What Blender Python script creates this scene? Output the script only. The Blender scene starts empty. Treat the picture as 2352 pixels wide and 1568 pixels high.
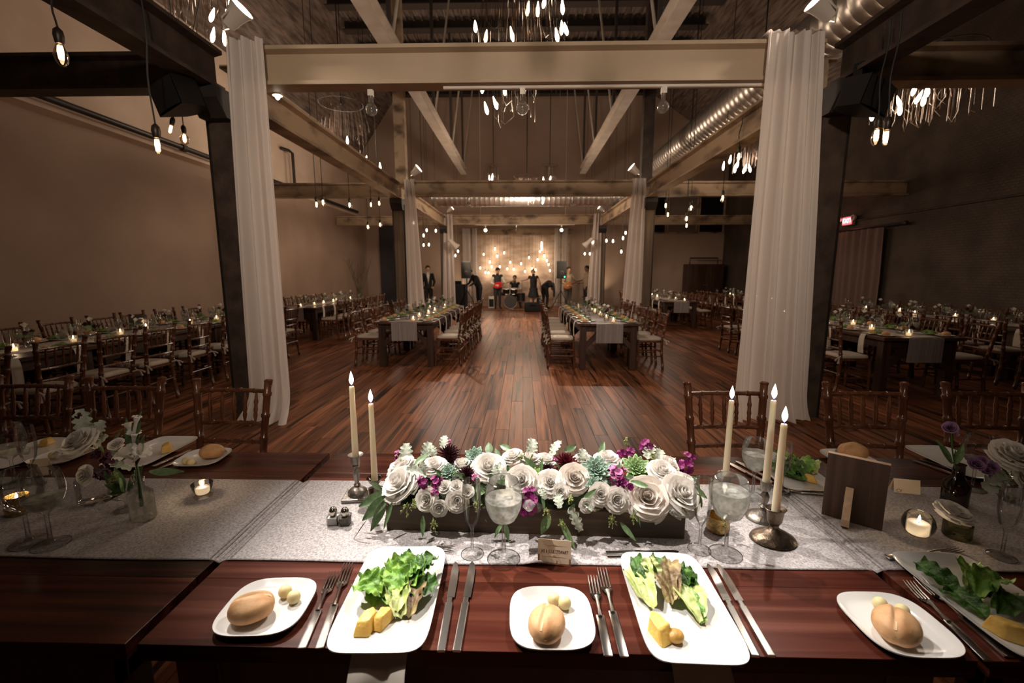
import bpy, bmesh, math, random
from math import sin, cos, pi, radians, sqrt, atan2, exp
from mathutils import Vector, Matrix, Euler, noise
random.seed(7)
S = bpy.context.scene
COL = S.collection

# ------------------------------------------------------------------ camera
cam_d = bpy.data.cameras.new('camera'); cam = bpy.data.objects.new('camera', cam_d); COL.objects.link(cam)
cam_d.sensor_width = 36.0; cam_d.lens = 1020.0 / 2352 * 36.0
cam_d.clip_start = 0.02; cam_d.clip_end = 200
CAM = Vector((0, 0, 1.55)); PITCH = radians(8.8); YAW = radians(1.35)
cam.location = CAM; cam.rotation_euler = (pi/2 - PITCH, 0, YAW)
cam_d.dof.use_dof = True; cam_d.dof.focus_distance = 1.75; cam_d.dof.aperture_fstop = 3.2
S.camera = cam
_f = Vector((-sin(YAW)*cos(PITCH), cos(YAW)*cos(PITCH), -sin(PITCH)))
_r = Vector((cos(YAW), sin(YAW), 0)); _u = _r.cross(_f)
def ray(px, py): return _f + _r*((px-1176)/1020.0) - _u*((py-784)/1020.0)
def at(px, py, z):                       # a point of the horizontal plane z
    d = ray(px, py); return CAM + d*((z-CAM.z)/d.z)
def aty(px, py, y):                      # a point of the upright plane at depth y
    d = ray(px, py); return CAM + d*(y/d.y)

# ------------------------------------------------------------------ world, exposure
W = bpy.data.worlds.new('world'); S.world = W; W.use_nodes = True
W.node_tree.nodes['Background'].inputs[0].default_value = (1.0, 0.76, 0.58, 1)
W.node_tree.nodes['Background'].inputs[1].default_value = 0.012
S.view_settings.view_transform = 'Standard'; S.view_settings.look = 'None'
S.view_settings.gamma = 1.0; S.view_settings.use_curve_mapping = False
S.view_settings.exposure = 0.0
cy = S.cycles
cy.max_bounces = 7; cy.diffuse_bounces = 3; cy.glossy_bounces = 3; cy.transmission_bounces = 4
cy.transparent_max_bounces = 24; cy.caustics_reflective = False; cy.caustics_refractive = False
cy.sample_clamp_indirect = 2.0; cy.sample_clamp_direct = 12.0

def lamp(name, kind, loc, power, color=(1, .72, .48), target=None, size=.05, cone=40, blend=.8, parent=None):
    d = bpy.data.lights.new(name, kind); d.energy = power; d.color = color; d.shadow_soft_size = size
    if kind == 'SPOT': d.spot_size = radians(cone); d.spot_blend = blend
    o = bpy.data.objects.new(name, d); COL.objects.link(o); o.location = loc
    if target is not None: o.rotation_euler = (Vector(target)-Vector(loc)).to_track_quat('-Z', 'Y').to_euler()
    if parent: o.parent = parent
    return o
WARM = (1, .77, .58); SPOTC = (1, .84, .70)
# the adjustable white spot fixtures at the heads of the curtained columns (their housings are built further down)
SPOTS = [  # x, y, z, aimed at, power, cone
    (-2.72, 4.62, 4.02, (.6, 3.6, 1.0), 60, 70), (2.74, 4.62, 4.02, (-.6, 3.6, 1.0), 60, 70),
    (-2.55, 11.2, 4.02, (.35, 5.6, 0), 850, 30), (2.62, 11.2, 4.02, (-.3, 5.6, 0), 850, 30),
    (-2.75, 17.6, 4.0, (.4, 13.0, 0), 800, 45), (2.95, 17.6, 4.0, (-.4, 13.0, 0), 800, 45)]
for x, y, z, t, p, c in SPOTS: lamp('spot_light', 'SPOT', (x+(.16 if x < 0 else -.16), y-.12, z+.02), p, SPOTC, t, .05, c, .75)
# two theatre lamps clamped to the roof rails light the middle of the head table; a third is added overhead to brighten the roses
RAILSPOTS = [(-2.25, 3.9, 5.25, (-.02, 1.12, .76), 1950, 19.5), (2.25, 3.7, 5.25, (.17, 1.15, .76), 1050, 19), (-2.25, 1.2, 5.25, (.05, 1.12, .85), 950, 20)]
for x, y, z, t, p, c in RAILSPOTS: lamp('rail_spot_light', 'SPOT', (x, y, z), p, (1, .92, .84), t, .045, c, .9)
# an added, unseen wash lamp behind the photographer brightens the near beam and its curtains
lamp('added_wash_light', 'SPOT', (0, -1.6, 3.95), 820, (1, .82, .66), (0, 4.8, 2.7), .12, 82, 1)
# light of the hanging bulb clusters
for x, y, z, p in [(0, .9, 3.62, 14), (0, 6.6, 3.66, 85), (-5.2, 7.8, 5.5, 15), (-4.6, 11.8, 5.0, 105), (4.65, 9.5, 3.8, 40), (5.2, 6.6, 3.7, 20), (0, 14.2, 3.62, 260), (-4.5, 15, 3.0, 40), (4.5, 14.5, 3.2, 60)]:
    lamp('cluster_light', 'POINT', (x, y, z), p, WARM, size=.35)

# ------------------------------------------------------------------ mesh helpers
def build(name, v, f, mat, parent=None, loc=None, rot=None, smooth=True, angle=.75, mats=None, fm=None):
    me = bpy.data.meshes.new(name); me.from_pydata([tuple(p) for p in v], [], f); me.update()
    if mat: me.materials.append(mat)
    for m in (mats or []): me.materials.append(m)
    if fm: me.polygons.foreach_set('material_index', fm)
    if smooth:
        me.shade_smooth(); me.set_sharp_from_angle(angle=angle)
    o = bpy.data.objects.new(name, me); COL.objects.link(o)
    if parent: o.parent = parent
    if loc is not None: o.location = loc
    if rot is not None: o.rotation_euler = rot
    return o
class MB:
    def __init__(s): s.v = []; s.f = []; s.m = []
    def add(s, v, f, M=None, mi=0):
        n = len(s.v)
        s.v += [(M @ Vector(p)) if M else Vector(p) for p in v]
        s.f += [[i+n for i in q] for q in f]; s.m += [mi]*len(f); return s
    def box(s, c, d, M=None, mi=0, taper=1.0):
        x, y, z = (k/2 for k in d); t = taper
        v = [(-x*t, -y*t, -z), (x*t, -y*t, -z), (x*t, y*t, -z), (-x*t, y*t, -z), (-x, -y, z), (x, -y, z), (x, y, z), (-x, y, z)]
        T = Matrix.Translation(c); T = M @ T if M else T
        return s.add(v, [[0, 3, 2, 1], [4, 5, 6, 7], [0, 1, 5, 4], [1, 2, 6, 5], [2, 3, 7, 6], [3, 0, 4, 7]], T, mi)
    def bbox(s, c, d, b=.01, M=None, mi=0):          # box with chamfered edges
        bm = bmesh.new(); bmesh.ops.create_cube(bm, size=1)
        for q in bm.verts: q.co = Vector((q.co.x*d[0], q.co.y*d[1], q.co.z*d[2]))
        bmesh.ops.bevel(bm, geom=bm.edges[:], offset=b, segments=2, profile=.6, affect='EDGES')
        bm.verts.index_update(); T = Matrix.Translation(c); T = M @ T if M else T
        s.add([q.co[:] for q in bm.verts], [[q.index for q in f.verts] for f in bm.faces], T, mi); bm.free(); return s
    def tube(s, pts, r, n=8, mi=0, caps=True, M=None):    # r number, list or function of t
        pts = [Vector(p) for p in pts]; m = len(pts); V = []; F = []
        up = None
        for i, p in enumerate(pts):
            d = (pts[min(i+1, m-1)]-pts[max(i-1, 0)])
            if d.length < 1e-9: d = Vector((0, 0, 1))
            d.normalize()
            if up is None:
                up = d.orthogonal().normalized()
            up = (up - d*up.dot(d)); up = up.normalized() if up.length > 1e-6 else d.orthogonal().normalized()
            w = d.cross(up); R = r[i] if isinstance(r, (list, tuple)) else r
            V += [p+(up*cos(2*pi*k/n)+w*sin(2*pi*k/n))*R for k in range(n)]
        for i in range(m-1):
            for k in range(n): F.append([i*n+k, i*n+(k+1) % n, (i+1)*n+(k+1) % n, (i+1)*n+k])
        if caps: F += [list(range(n))[::-1], [(m-1)*n+k for k in range(n)]]
        return s.add(V, F, M, mi)
    def lathe(s, prof, n=24, M=None, mi=0, ex=1, ey=1):    # profile of (r, z)
        V = []; F = []; m = len(prof)
        for r, z in prof: V += [(r*cos(2*pi*k/n)*ex, r*sin(2*pi*k/n)*ey, z) for k in range(n)]
        for i in range(m-1):
            for k in range(n): F.append([i*n+k, i*n+(k+1) % n, (i+1)*n+(k+1) % n, (i+1)*n+k])
        if prof[0][0] > 1e-6 and s.capl: F.append([k for k in range(n)][::-1])
        if prof[-1][0] > 1e-6 and s.capl: F.append([(m-1)*n+k for k in range(n)])
        return s.add(V, F, M, mi)
    capl = False
    def surf(s, fn, nu, nv, M=None, mi=0, close=False):     # fn(u, v) u,v in 0..1
        V = [fn(i/nu, j/nv) for j in range(nv+1) for i in range(nu+1)]
        F = [[j*(nu+1)+i, j*(nu+1)+i+1, (j+1)*(nu+1)+i+1, (j+1)*(nu+1)+i] for j in range(nv) for i in range(nu)]
        return s.add(V, F, M, mi)
    def prism(s, poly, z0, z1, M=None, mi=0):
        n = len(poly); V = [(x, y, z0) for x, y in poly]+[(x, y, z1) for x, y in poly]
        F = [list(range(n))[::-1], list(range(n, 2*n))]+[[i, (i+1) % n, n+(i+1) % n, n+i] for i in range(n)]
        return s.add(V, F, M, mi)
    def ball(s, c, r, n=10, M=None, mi=0, sc=(1, 1, 1)):
        pr = [(max(r*sin(pi*i/n), 1e-5), -r*cos(pi*i/n)) for i in range(n+1)]
        T = Matrix.Translation(c) @ Matrix.Diagonal((*sc, 1)); T = M @ T if M else T
        return s.lathe(pr, max(8, int(n*1.4)), T, mi)
    def out(s, name, mat, parent=None, loc=None, rot=None, smooth=True, angle=.75, mats=None, thick=None):
        o = build(name, s.v, s.f, mat, parent, loc, rot, smooth, angle, mats, s.m if mats else None)
        if thick:
            bm = bmesh.new(); bm.from_mesh(o.data)
            bmesh.ops.solidify(bm, geom=bm.faces[:], thickness=thick); bm.to_mesh(o.data); bm.free()
            if smooth: o.data.shade_smooth(); o.data.set_sharp_from_angle(angle=angle)
        return o
def tag(o, label=None, cat=None, group=None, kind=None):
    if label: o['label'] = label
    if cat: o['category'] = cat
    if group: o['group'] = group
    if kind: o['kind'] = kind
    return o
def thing(name, label, cat, loc=(0, 0, 0), rz=0, group=None):
    o = bpy.data.objects.new(name, None); COL.objects.link(o); o.empty_display_size = .05
    o.location = loc; o.rotation_euler = (0, 0, rz); return tag(o, label, cat, group)
def struct(name, mb, mat, parent=None, smooth=False, label=None, **k):
    o = mb.out(name, mat, parent, smooth=smooth, **k); o['kind'] = 'structure'
    if label: o['label'] = label
    return o
KIDS = {}
def kids(o): return [c for c in KIDS.get(o.name, o.children)]
def dup(o, parent=None, loc=None, rot=None, label=None, group=None, scale=None):
    c = o.copy(); COL.objects.link(c)
    if parent is not None: c.parent = parent
    if loc is not None: c.location = loc
    if rot is not None: c.rotation_euler = rot if hasattr(rot, '__len__') else (0, 0, rot)
    if scale is not None: c.scale = scale if hasattr(scale, '__len__') else (scale,)*3
    if label: c['label'] = label
    if group: c['group'] = group
    if o.name not in KIDS: KIDS[o.name] = list(o.children)
    for ch in KIDS[o.name]: dup(ch, c)
    return c
class Proto:                                      # the first use moves the original, later uses copy it
    def __init__(s, fn): s.fn = fn; s.o = None
    def __call__(s, loc, rz=0, label=None, group=None, scale=None):
        if s.o is None:
            s.o = s.fn(); o = s.o; KIDS[o.name] = list(o.children)
            for c in KIDS[o.name]: KIDS[c.name] = list(c.children)
            o.location = loc; o.rotation_euler = (0, 0, rz)
            if label: o['label'] = label
            if group: o['group'] = group
            if scale: o.scale = scale if hasattr(scale, '__len__') else (scale,)*3
            return o
        return dup(s.o, None, loc, rz, label, group, scale if scale else (1, 1, 1))
ORD = 'first second third fourth fifth sixth seventh eighth ninth tenth eleventh twelfth thirteenth fourteenth fifteenth sixteenth'.split()

# ------------------------------------------------------------------ materials
def nt(m): return m.node_tree.nodes, m.node_tree.links
def mat(name, col, rough=.5, metal=0, col2=None, scale=20, stretch=(1, 1, 1), amount=.5, bump=0, bscale=None, spec=.5, sss=0, trans=0, coat=0, sheen=0, coord='Object', detail=4, rnd=0, lo=.35, hi=.65):
    m = bpy.data.materials.new(name); m.use_nodes = True; N, L = nt(m); b = N['Principled BSDF']
    b.inputs['Base Color'].default_value = (*col, 1); b.inputs['Roughness'].default_value = rough
    b.inputs['Metallic'].default_value = metal; b.inputs['Specular IOR Level'].default_value = spec
    if coat: b.inputs['Coat Weight'].default_value = coat; b.inputs['Coat Roughness'].default_value = .15
    if sheen: b.inputs['Sheen Weight'].default_value = sheen
    if sss: b.inputs['Subsurface Weight'].default_value = sss; b.inputs['Subsurface Radius'].default_value = (.02, .01, .006); b.inputs['Subsurface Scale'].default_value = 1
    if trans: b.inputs['Transmission Weight'].default_value = trans
    tc = N.new('ShaderNodeTexCoord'); mp = N.new('ShaderNodeMapping'); mp.inputs['Scale'].default_value = stretch
    L.new(tc.outputs[coord], mp.inputs[0])
    if col2:
        nz = N.new('ShaderNodeTexNoise'); nz.inputs['Scale'].default_value = scale; nz.inputs['Detail'].default_value = detail
        L.new(mp.outputs[0], nz.inputs['Vector'])
        rp = N.new('ShaderNodeValToRGB'); rp.color_ramp.elements[0].position = lo; rp.color_ramp.elements[1].position = hi
        rp.color_ramp.elements[0].color = (*col, 1); rp.color_ramp.elements[1].color = (*col2, 1)
        L.new(nz.outputs[0], rp.inputs[0]); src = rp.outputs[0]
        if rnd:
            oi = N.new('ShaderNodeObjectInfo'); geo = N.new('ShaderNodeNewGeometry'); ad = N.new('ShaderNodeMath'); ad.operation = 'ADD'
            fr = N.new('ShaderNodeMath'); fr.operation = 'FRACT'; L.new(oi.outputs['Random'], ad.inputs[0]); L.new(geo.outputs['Random Per Island'], ad.inputs[1]); L.new(ad.outputs[0], fr.inputs[0])
            mr = N.new('ShaderNodeMapRange'); mr.inputs['To Min'].default_value = 1-rnd; mr.inputs['To Max'].default_value = 1+rnd; L.new(fr.outputs[0], mr.inputs[0])
            hs = N.new('ShaderNodeHueSaturation'); L.new(mr.outputs[0], hs.inputs['Value']); L.new(src, hs.inputs['Color']); src = hs.outputs[0]
        L.new(src, b.inputs['Base Color'])
    if bump:
        n2 = N.new('ShaderNodeTexNoise'); n2.inputs['Scale'].default_value = bscale or scale*2; n2.inputs['Detail'].default_value = 6; L.new(mp.outputs[0], n2.inputs['Vector'])
        bp = N.new('ShaderNodeBump'); bp.inputs['Strength'].default_value = bump; bp.inputs['Distance'].default_value = .01
        L.new(n2.outputs[0], bp.inputs['Height']); L.new(bp.outputs[0], b.inputs['Normal'])
    return m
def emit(name, col, strength, sample=True):
    m = bpy.data.materials.new(name); m.use_nodes = True; N, L = nt(m); N.remove(N['Principled BSDF'])
    e = N.new('ShaderNodeEmission'); e.inputs[0].default_value = (*col, 1); e.inputs[1].default_value = strength
    L.new(e.outputs[0], N['Material Output'].inputs[0])
    if not sample: m.cycles.emission_sampling = 'NONE'
    return m
def glass(name, tint=(1, 1, 1), rough=.02, frost=0, fcol=(.8, .8, .78), ior=1.45, body=.0):
    m = bpy.data.materials.new(name); m.use_nodes = True; N, L = nt(m); N.remove(N['Principled BSDF'])
    t = N.new('ShaderNodeBsdfTransparent'); t.inputs[0].default_value = (*tint, 1)
    g = N.new('ShaderNodeBsdfGlossy'); g.inputs['Roughness'].default_value = rough
    fr = N.new('ShaderNodeFresnel'); fr.inputs[0].default_value = ior
    mr = N.new('ShaderNodeMapRange'); mr.inputs['To Min'].default_value = .008+body; mr.inputs['To Max'].default_value = .75; L.new(fr.outputs[0], mr.inputs[0])
    mx = N.new('ShaderNodeMixShader'); L.new(mr.outputs[0], mx.inputs[0]); L.new(t.outputs[0], mx.inputs[1]); L.new(g.outputs[0], mx.inputs[2]); s = mx.outputs[0]
    if frost:
        d = N.new('ShaderNodeBsdfDiffuse'); d.inputs[0].default_value = (*fcol, 1); tl = N.new('ShaderNodeBsdfTranslucent'); tl.inputs[0].default_value = (*fcol, 1)
        m1 = N.new('ShaderNodeMixShader'); L.new(d.outputs[0], m1.inputs[1]); L.new(tl.outputs[0], m1.inputs[2])
        tc = N.new('ShaderNodeTexCoord'); nz = N.new('ShaderNodeTexNoise'); nz.inputs['Scale'].default_value = 45; L.new(tc.outputs['Object'], nz.inputs['Vector'])
        m3 = N.new('ShaderNodeMapRange'); m3.inputs['From Min'].default_value = .3; m3.inputs['From Max'].default_value = .7; m3.inputs['To Min'].default_value = frost*.35; m3.inputs['To Max'].default_value = frost*1.3; L.new(nz.outputs[0], m3.inputs[0])
        m2 = N.new('ShaderNodeMixShader'); L.new(m3.outputs[0], m2.inputs[0]); L.new(s, m2.inputs[1]); L.new(m1.outputs[0], m2.inputs[2]); s = m2.outputs[0]
    L.new(s, N['Material Output'].inputs[0]); return m
def cloth(name, col, sheer=0, transl=.35, weave=0, col2=None, rough=.9):
    m = bpy.data.materials.new(name); m.use_nodes = True; N, L = nt(m); b = N['Principled BSDF']
    b.inputs['Base Color'].default_value = (*col, 1); b.inputs['Roughness'].default_value = rough; b.inputs['Specular IOR Level'].default_value = .15
    tl = N.new('ShaderNodeBsdfTranslucent'); tl.inputs[0].default_value = (*col, 1)
    mx = N.new('ShaderNodeMixShader'); mx.inputs[0].default_value = transl; L.new(b.outputs[0], mx.inputs[1]); L.new(tl.outputs[0], mx.inputs[2]); s = mx.outputs[0]
    if sheer:
        t = N.new('ShaderNodeBsdfTransparent'); m2 = N.new('ShaderNodeMixShader'); m2.inputs[0].default_value = sheer; L.new(s, m2.inputs[1]); L.new(t.outputs[0], m2.inputs[2]); s = m2.outputs[0]
    if weave:
        tc = N.new('ShaderNodeTexCoord'); hs = []
        for dx, dy in ((1, 0), (0, 1)):
            mp = N.new('ShaderNodeMapping'); mp.inputs['Scale'].default_value = (weave if dx else weave*.35, weave if dy else weave*.35, 1); L.new(tc.outputs['Object'], mp.inputs[0])
            nz = N.new('ShaderNodeTexNoise'); nz.inputs['Scale'].default_value = 1; nz.inputs['Detail'].default_value = 3; L.new(mp.outputs[0], nz.inputs['Vector']); hs.append(nz)
        ad = N.new('ShaderNodeMath'); ad.operation = 'ADD'; L.new(hs[0].outputs[0], ad.inputs[0]); L.new(hs[1].outputs[0], ad.inputs[1])
        rp = N.new('ShaderNodeValToRGB'); rp.color_ramp.elements[0].position = .38; rp.color_ramp.elements[1].position = .62
        hf = N.new('ShaderNodeMath'); hf.operation = 'MULTIPLY'; hf.inputs[1].default_value = .5; L.new(ad.outputs[0], hf.inputs[0])
        rp.color_ramp.elements[0].color = (*(col2 or col), 1); rp.color_ramp.elements[1].color = (*col, 1); L.new(hf.outputs[0], rp.inputs[0]); L.new(rp.outputs[0], b.inputs['Base Color'])
        bp = N.new('ShaderNodeBump'); bp.inputs['Strength'].default_value = .35; bp.inputs['Distance'].default_value = .002; L.new(hf.outputs[0], bp.inputs['Height']); L.new(bp.outputs[0], b.inputs['Normal'])
    L.new(s, N['Material Output'].inputs[0]); return m

def wood(name, c1, c2, c3, axis='x', rough=.35, scale=1.0, rnd=.25, spec=.5, streak=None, bump=.15):
    """grained wood: long noise along one axis, darker streaks, a shade of its own per board"""
    m = bpy.data.materials.new(name); m.use_nodes = True; N, L = nt(m); b = N['Principled BSDF']
    b.inputs['Specular IOR Level'].default_value = spec
    tc = N.new('ShaderNodeTexCoord'); geo = N.new('ShaderNodeNewGeometry'); oi = N.new('ShaderNodeObjectInfo')
    ad = N.new('ShaderNodeMath'); ad.operation = 'ADD'; L.new(oi.outputs['Random'], ad.inputs[0]); L.new(geo.outputs['Random Per Island'], ad.inputs[1])
    fr = N.new('ShaderNodeMath'); fr.operation = 'FRACT'; L.new(ad.outputs[0], fr.inputs[0])
    cb = N.new('ShaderNodeCombineXYZ'); ml = N.new('ShaderNodeMath'); ml.operation = 'MULTIPLY'; ml.inputs[1].default_value = 37; L.new(fr.outputs[0], ml.inputs[0])
    for k in range(3): L.new(ml.outputs[0], cb.inputs[k])
    vadd = N.new('ShaderNodeVectorMath'); vadd.operation = 'ADD'; L.new(geo.outputs['Position'], vadd.inputs[0]); L.new(cb.outputs[0], vadd.inputs[1])
    mp = N.new('ShaderNodeMapping'); a, c = 1.1*scale, 30*scale
    mp.inputs['Scale'].default_value = {'x': (a, c, c), 'y': (c, a, c), 'z': (c, c, a)}[axis]; L.new(vadd.outputs[0], mp.inputs[0])
    nz = N.new('ShaderNodeTexNoise'); nz.inputs['Scale'].default_value = 1; nz.inputs['Detail'].default_value = 5; nz.inputs['Distortion'].default_value = .6; L.new(mp.outputs[0], nz.inputs['Vector'])
    rp = N.new('ShaderNodeValToRGB'); e = rp.color_ramp.elements; e[0].position = .3; e[0].color = (*c1, 1); e[1].position = .7; e[1].color = (*c3, 1)
    k = e.new(.5); k.color = (*c2, 1); L.new(nz.outputs[0], rp.inputs[0]); src = rp.outputs[0]
    if streak:
        n3 = N.new('ShaderNodeTexNoise'); n3.inputs['Scale'].default_value = .55; n3.inputs['Detail'].default_value = 3; L.new(mp.outputs[0], n3.inputs['Vector'])
        r3 = N.new('ShaderNodeValToRGB'); r3.color_ramp.elements[0].position = .57; r3.color_ramp.elements[0].color = (0, 0, 0, 1); r3.color_ramp.elements[1].position = .66; L.new(n3.outputs[0], r3.inputs[0])
        mx = N.new('ShaderNodeMixRGB'); mx.inputs[2].default_value = (*streak, 1); L.new(r3.outputs[0], mx.inputs[0]); L.new(src, mx.inputs[1]); src = mx.outputs[0]
    mr = N.new('ShaderNodeMapRange'); mr.inputs['To Min'].default_value = 1-rnd; mr.inputs['To Max'].default_value = 1+rnd; L.new(fr.outputs[0], mr.inputs[0])
    hs = N.new('ShaderNodeHueSaturation'); L.new(mr.outputs[0], hs.inputs['Value']); L.new(src, hs.inputs['Color']); L.new(hs.outputs[0], b.inputs['Base Color'])
    r2 = N.new('ShaderNodeMapRange'); r2.inputs['To Min'].default_value = rough-.08; r2.inputs['To Max'].default_value = rough+.14; L.new(nz.outputs[0], r2.inputs[0]); L.new(r2.outputs[0], b.inputs['Roughness'])
    if bump:
        bp = N.new('ShaderNodeBump'); bp.inputs['Strength'].default_value = bump; bp.inputs['Distance'].default_value = .004; L.new(nz.outputs[0], bp.inputs['Height']); L.new(bp.outputs[0], b.inputs['Normal'])
    return m

M = {}
M['plaster'] = mat('plaster', (.43, .312, .238), .85, col2=(.36, .257, .193), scale=.7, bump=.12, bscale=6, coord='Object')
M['upper'] = mat('upper_plaster', (.72, .57, .45), .85, col2=(.62, .475, .365), scale=1.2, bump=.12, bscale=5)
M['gable'] = mat('gable_wall', (.52, .39, .30), .9, col2=(.45, .33, .25), scale=.6)
M['stagewall'] = mat('stage_wall', (.56, .42, .33), .9, col2=(.38, .265, .195), scale=2.2, bump=.4, bscale=9, stretch=(1, 1, 2.2))
M['dark'] = mat('dark_paint', (.018, .015, .014), .6, col2=(.03, .022, .018), scale=8)
M['bluedark'] = mat('blue_grey_panel', (.05, .048, .055), .8)
M['steel'] = mat('rusted_steel', (.075, .05, .036), .65, col2=(.035, .022, .016), scale=6, bump=.4, bscale=30)
M['colw'] = wood('column_timber', (.10, .065, .042), (.15, .10, .065), (.22, .155, .10), 'z', .6, .6, .1)
M['beamc'] = mat('cream_beam', (.46, .355, .245), .6, col2=(.40, .305, .205), scale=1.6, bump=.2, bscale=20)
M['beamr'] = mat('worn_beam', (.44, .32, .21), .65, col2=(.12, .075, .045), scale=2.2, stretch=(1, .6, 1.5), bump=.4, bscale=22, lo=.48, hi=.68)
M['rail'] = mat('white_steel', (.62, .55, .47), .5, col2=(.5, .42, .34), scale=3)
M['conduit'] = mat('white_conduit', (.75, .68, .6), .4)
M['roof'] = mat('roof_deck', (.26, .20, .165), .8, col2=(.09, .066, .052), scale=3, stretch=(6, .6, 1), bump=.5, bscale=8)
M['purlin'] = mat('roof_purlin', (.045, .034, .028), .7)
M['duct'] = mat('galvanised_duct', (.62, .58, .53), .32, .9, col2=(.5, .46, .42), scale=6)
M['pipe'] = mat('black_pipe', (.02, .014, .011), .45)
M['drape'] = cloth('sheer_drape', (.87, .79, .735), sheer=.05, transl=.3)
M['drapeb'] = cloth('stage_drape', (.84, .78, .73), transl=.25)
M['curtain'] = cloth('brown_curtain', (.20, .135, .115), transl=.05)
M['floor'] = wood('floor_board', (.085, .026, .011), (.21, .076, .034), (.34, .14, .07), 'y', .36, .9, .36, .13, streak=(.022, .009, .006), bump=.06)
M['floorgap'] = mat('floor_gap', (.03, .012, .007), .8)
# ------------------------------------------------------------------ the hall
XL, XR, YB = -7.3, 9.2, 21.0
fl = struct('floor', MB().box((1, 9.5, -.06), (17.2, 25, .08)), M['floorgap'], label='dark joints below the long narrow floor boards')
bw = .137; planks = []
for i in range(int(-7.3/bw), int(9.2/bw)):
    y = -2.6-random.random()*1.6
    while y < YB:
        l = random.choice((1.1, 1.5, 1.9, 2.3))*random.uniform(.9, 1.1)
        planks.append((i*bw+.01, y, min(l, YB-y), random.uniform(-.0012, .0012))); y += l
def vis(pk):
    x, y, l, _ = pk
    return 2.25 < y+l*.4 and abs(x+bw/2) < 2.95 and y < 12.5
near = sorted([p for p in planks if vis(p)], key=lambda p: p[1])[:298]
ns = set(near); unit = None
for x, y, l, dz in near:
    if unit is None:
        unit = MB().box((.5, .5, -.5), (1, 1, 1)).out('plank', M['floor'], fl, smooth=False); o = unit
    else:
        o = unit.copy(); COL.objects.link(o)
    o.location = (x, y, dz); o.scale = (bw-.0034, l-.003, .022)
rest = MB()
for pk in planks:
    if pk not in ns:
        x, y, l, dz = pk; rest.box((x+bw/2, y+l/2, dz-.011), (bw-.0034, l-.003, .022))
o = rest.out('plank', M['floor'], fl, smooth=False); o['kind'] = 'stuff'

# left wall: lower plaster, projecting ledge, paler upper wall
wl = struct('wall_left', MB().box((XL-.15, 9, 2.0), (.3, 26, 4.0)), M['plaster'], label='long tan plaster wall with a sloping ledge and paler upper part')
led = MB().prism([(0, 0), (.14, .05), (.14, .12), (0, .20)], -4, YB, Matrix(((1, 0, 0, XL), (0, 0, 1, 0), (0, 1, 0, 3.93), (0, 0, 0, 1))))
struct('ledge', led, M['upper'], wl)
struct('upper_wall', MB().box((XL-.15, 9, 5.5), (.28, 26, 2.8)), M['upper'], wl)
# right wall: rough painted brick
def brickmat():
    m = mat('painted_brick', (.105, .078, .058), .85, col2=(.06, .043, .032), scale=1.3, coord='Object'); N, L = nt(m); b = N['Principled BSDF']
    geo = N.new('ShaderNodeNewGeometry'); sp = N.new('ShaderNodeSeparateXYZ'); L.new(geo.outputs['Position'], sp.inputs[0])
    cb = N.new('ShaderNodeCombineXYZ'); L.new(sp.outputs[1], cb.inputs[0]); L.new(sp.outputs[2], cb.inputs[1])
    br = N.new('ShaderNodeTexBrick'); br.inputs['Scale'].default_value = 4.4; br.inputs['Mortar Size'].default_value = .035; br.inputs['Mortar Smooth'].default_value = .6; L.new(cb.outputs[0], br.inputs['Vector'])
    nz = N.new('ShaderNodeTexNoise'); nz.inputs['Scale'].default_value = 9; L.new(geo.outputs['Position'], nz.inputs['Vector'])
    mx = N.new('ShaderNodeMath'); mx.operation = 'SUBTRACT'; L.new(nz.outputs[0], mx.inputs[0]); L.new(br.outputs['Fac'], mx.inputs[1])
    bp = N.new('ShaderNodeBump'); bp.inputs['Strength'].default_value = .7; bp.inputs['Distance'].default_value = .02; L.new(mx.outputs[0], bp.inputs['Height']); L.new(bp.outputs[0], b.inputs['Normal']); return m
M['brick'] = brickmat()
wr = struct('wall_right', MB().box((XR+.15, 9, 3.5), (.3, 26, 7)), M['brick'], label='tall dark painted brick wall with a curtained doorway')
struct('pipe_run', MB().tube([(XR-.04, -2, 2.97), (XR-.04, 15, 2.97)], .02, 6), M['steel'], wr)
struct('wall_back', MB().box((1, YB+.15, 4.65), (17.2, .3, 9.3)), M['gable'], label='high brown gable wall above the stage')
struct('wall_stage', MB().box((-.33, YB-.06, 1.75), (5.0, .12, 3.5)), M['stagewall'], label='rough pale wall behind the band, lit by hanging bulbs')
struct('baseboard_left', MB().box((XL+.012, 9, .09), (.024, 26, .18)), M['dark'], label='dark baseboard under the plaster wall')
# roof: flat deck between two slopes, purlins across, ridges of the deck as ribs
cl = struct('ceiling', MB().box((0, 9, 9.38), (11.4, 26, .1)), M['roof'], label='dark ribbed roof deck over steel purlins')
sl = MB().add([(XL, -4, 6.9), (XL, 22, 6.9), (-5.6, 22, 9.33), (-5.6, -4, 9.33)], [[0, 1, 2, 3]]); sl.add([(XR, -4, 6.9), (XR, 22, 6.9), (5.6, 22, 9.33), (5.6, -4, 9.33)], [[3, 2, 1, 0]])
struct('roof_slope', sl, M['roof'], cl)
for k in range(12):
    y = 6.2+k*1.28
    m = MB().box((0, y, 9.14), (11.2, .09, .34)); m.box((0, y-.12, 8.98), (11.2, .3, .03)); struct('purlin', m, M['purlin'], cl)
rib = MB()
for k in range(44): rib.box((-5.4+k*.25, 13, 9.31), (.07, 16, .05))
o = rib.out('deck_rib', M['roof'], cl, smooth=False); o['kind'] = 'stuff'

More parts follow.
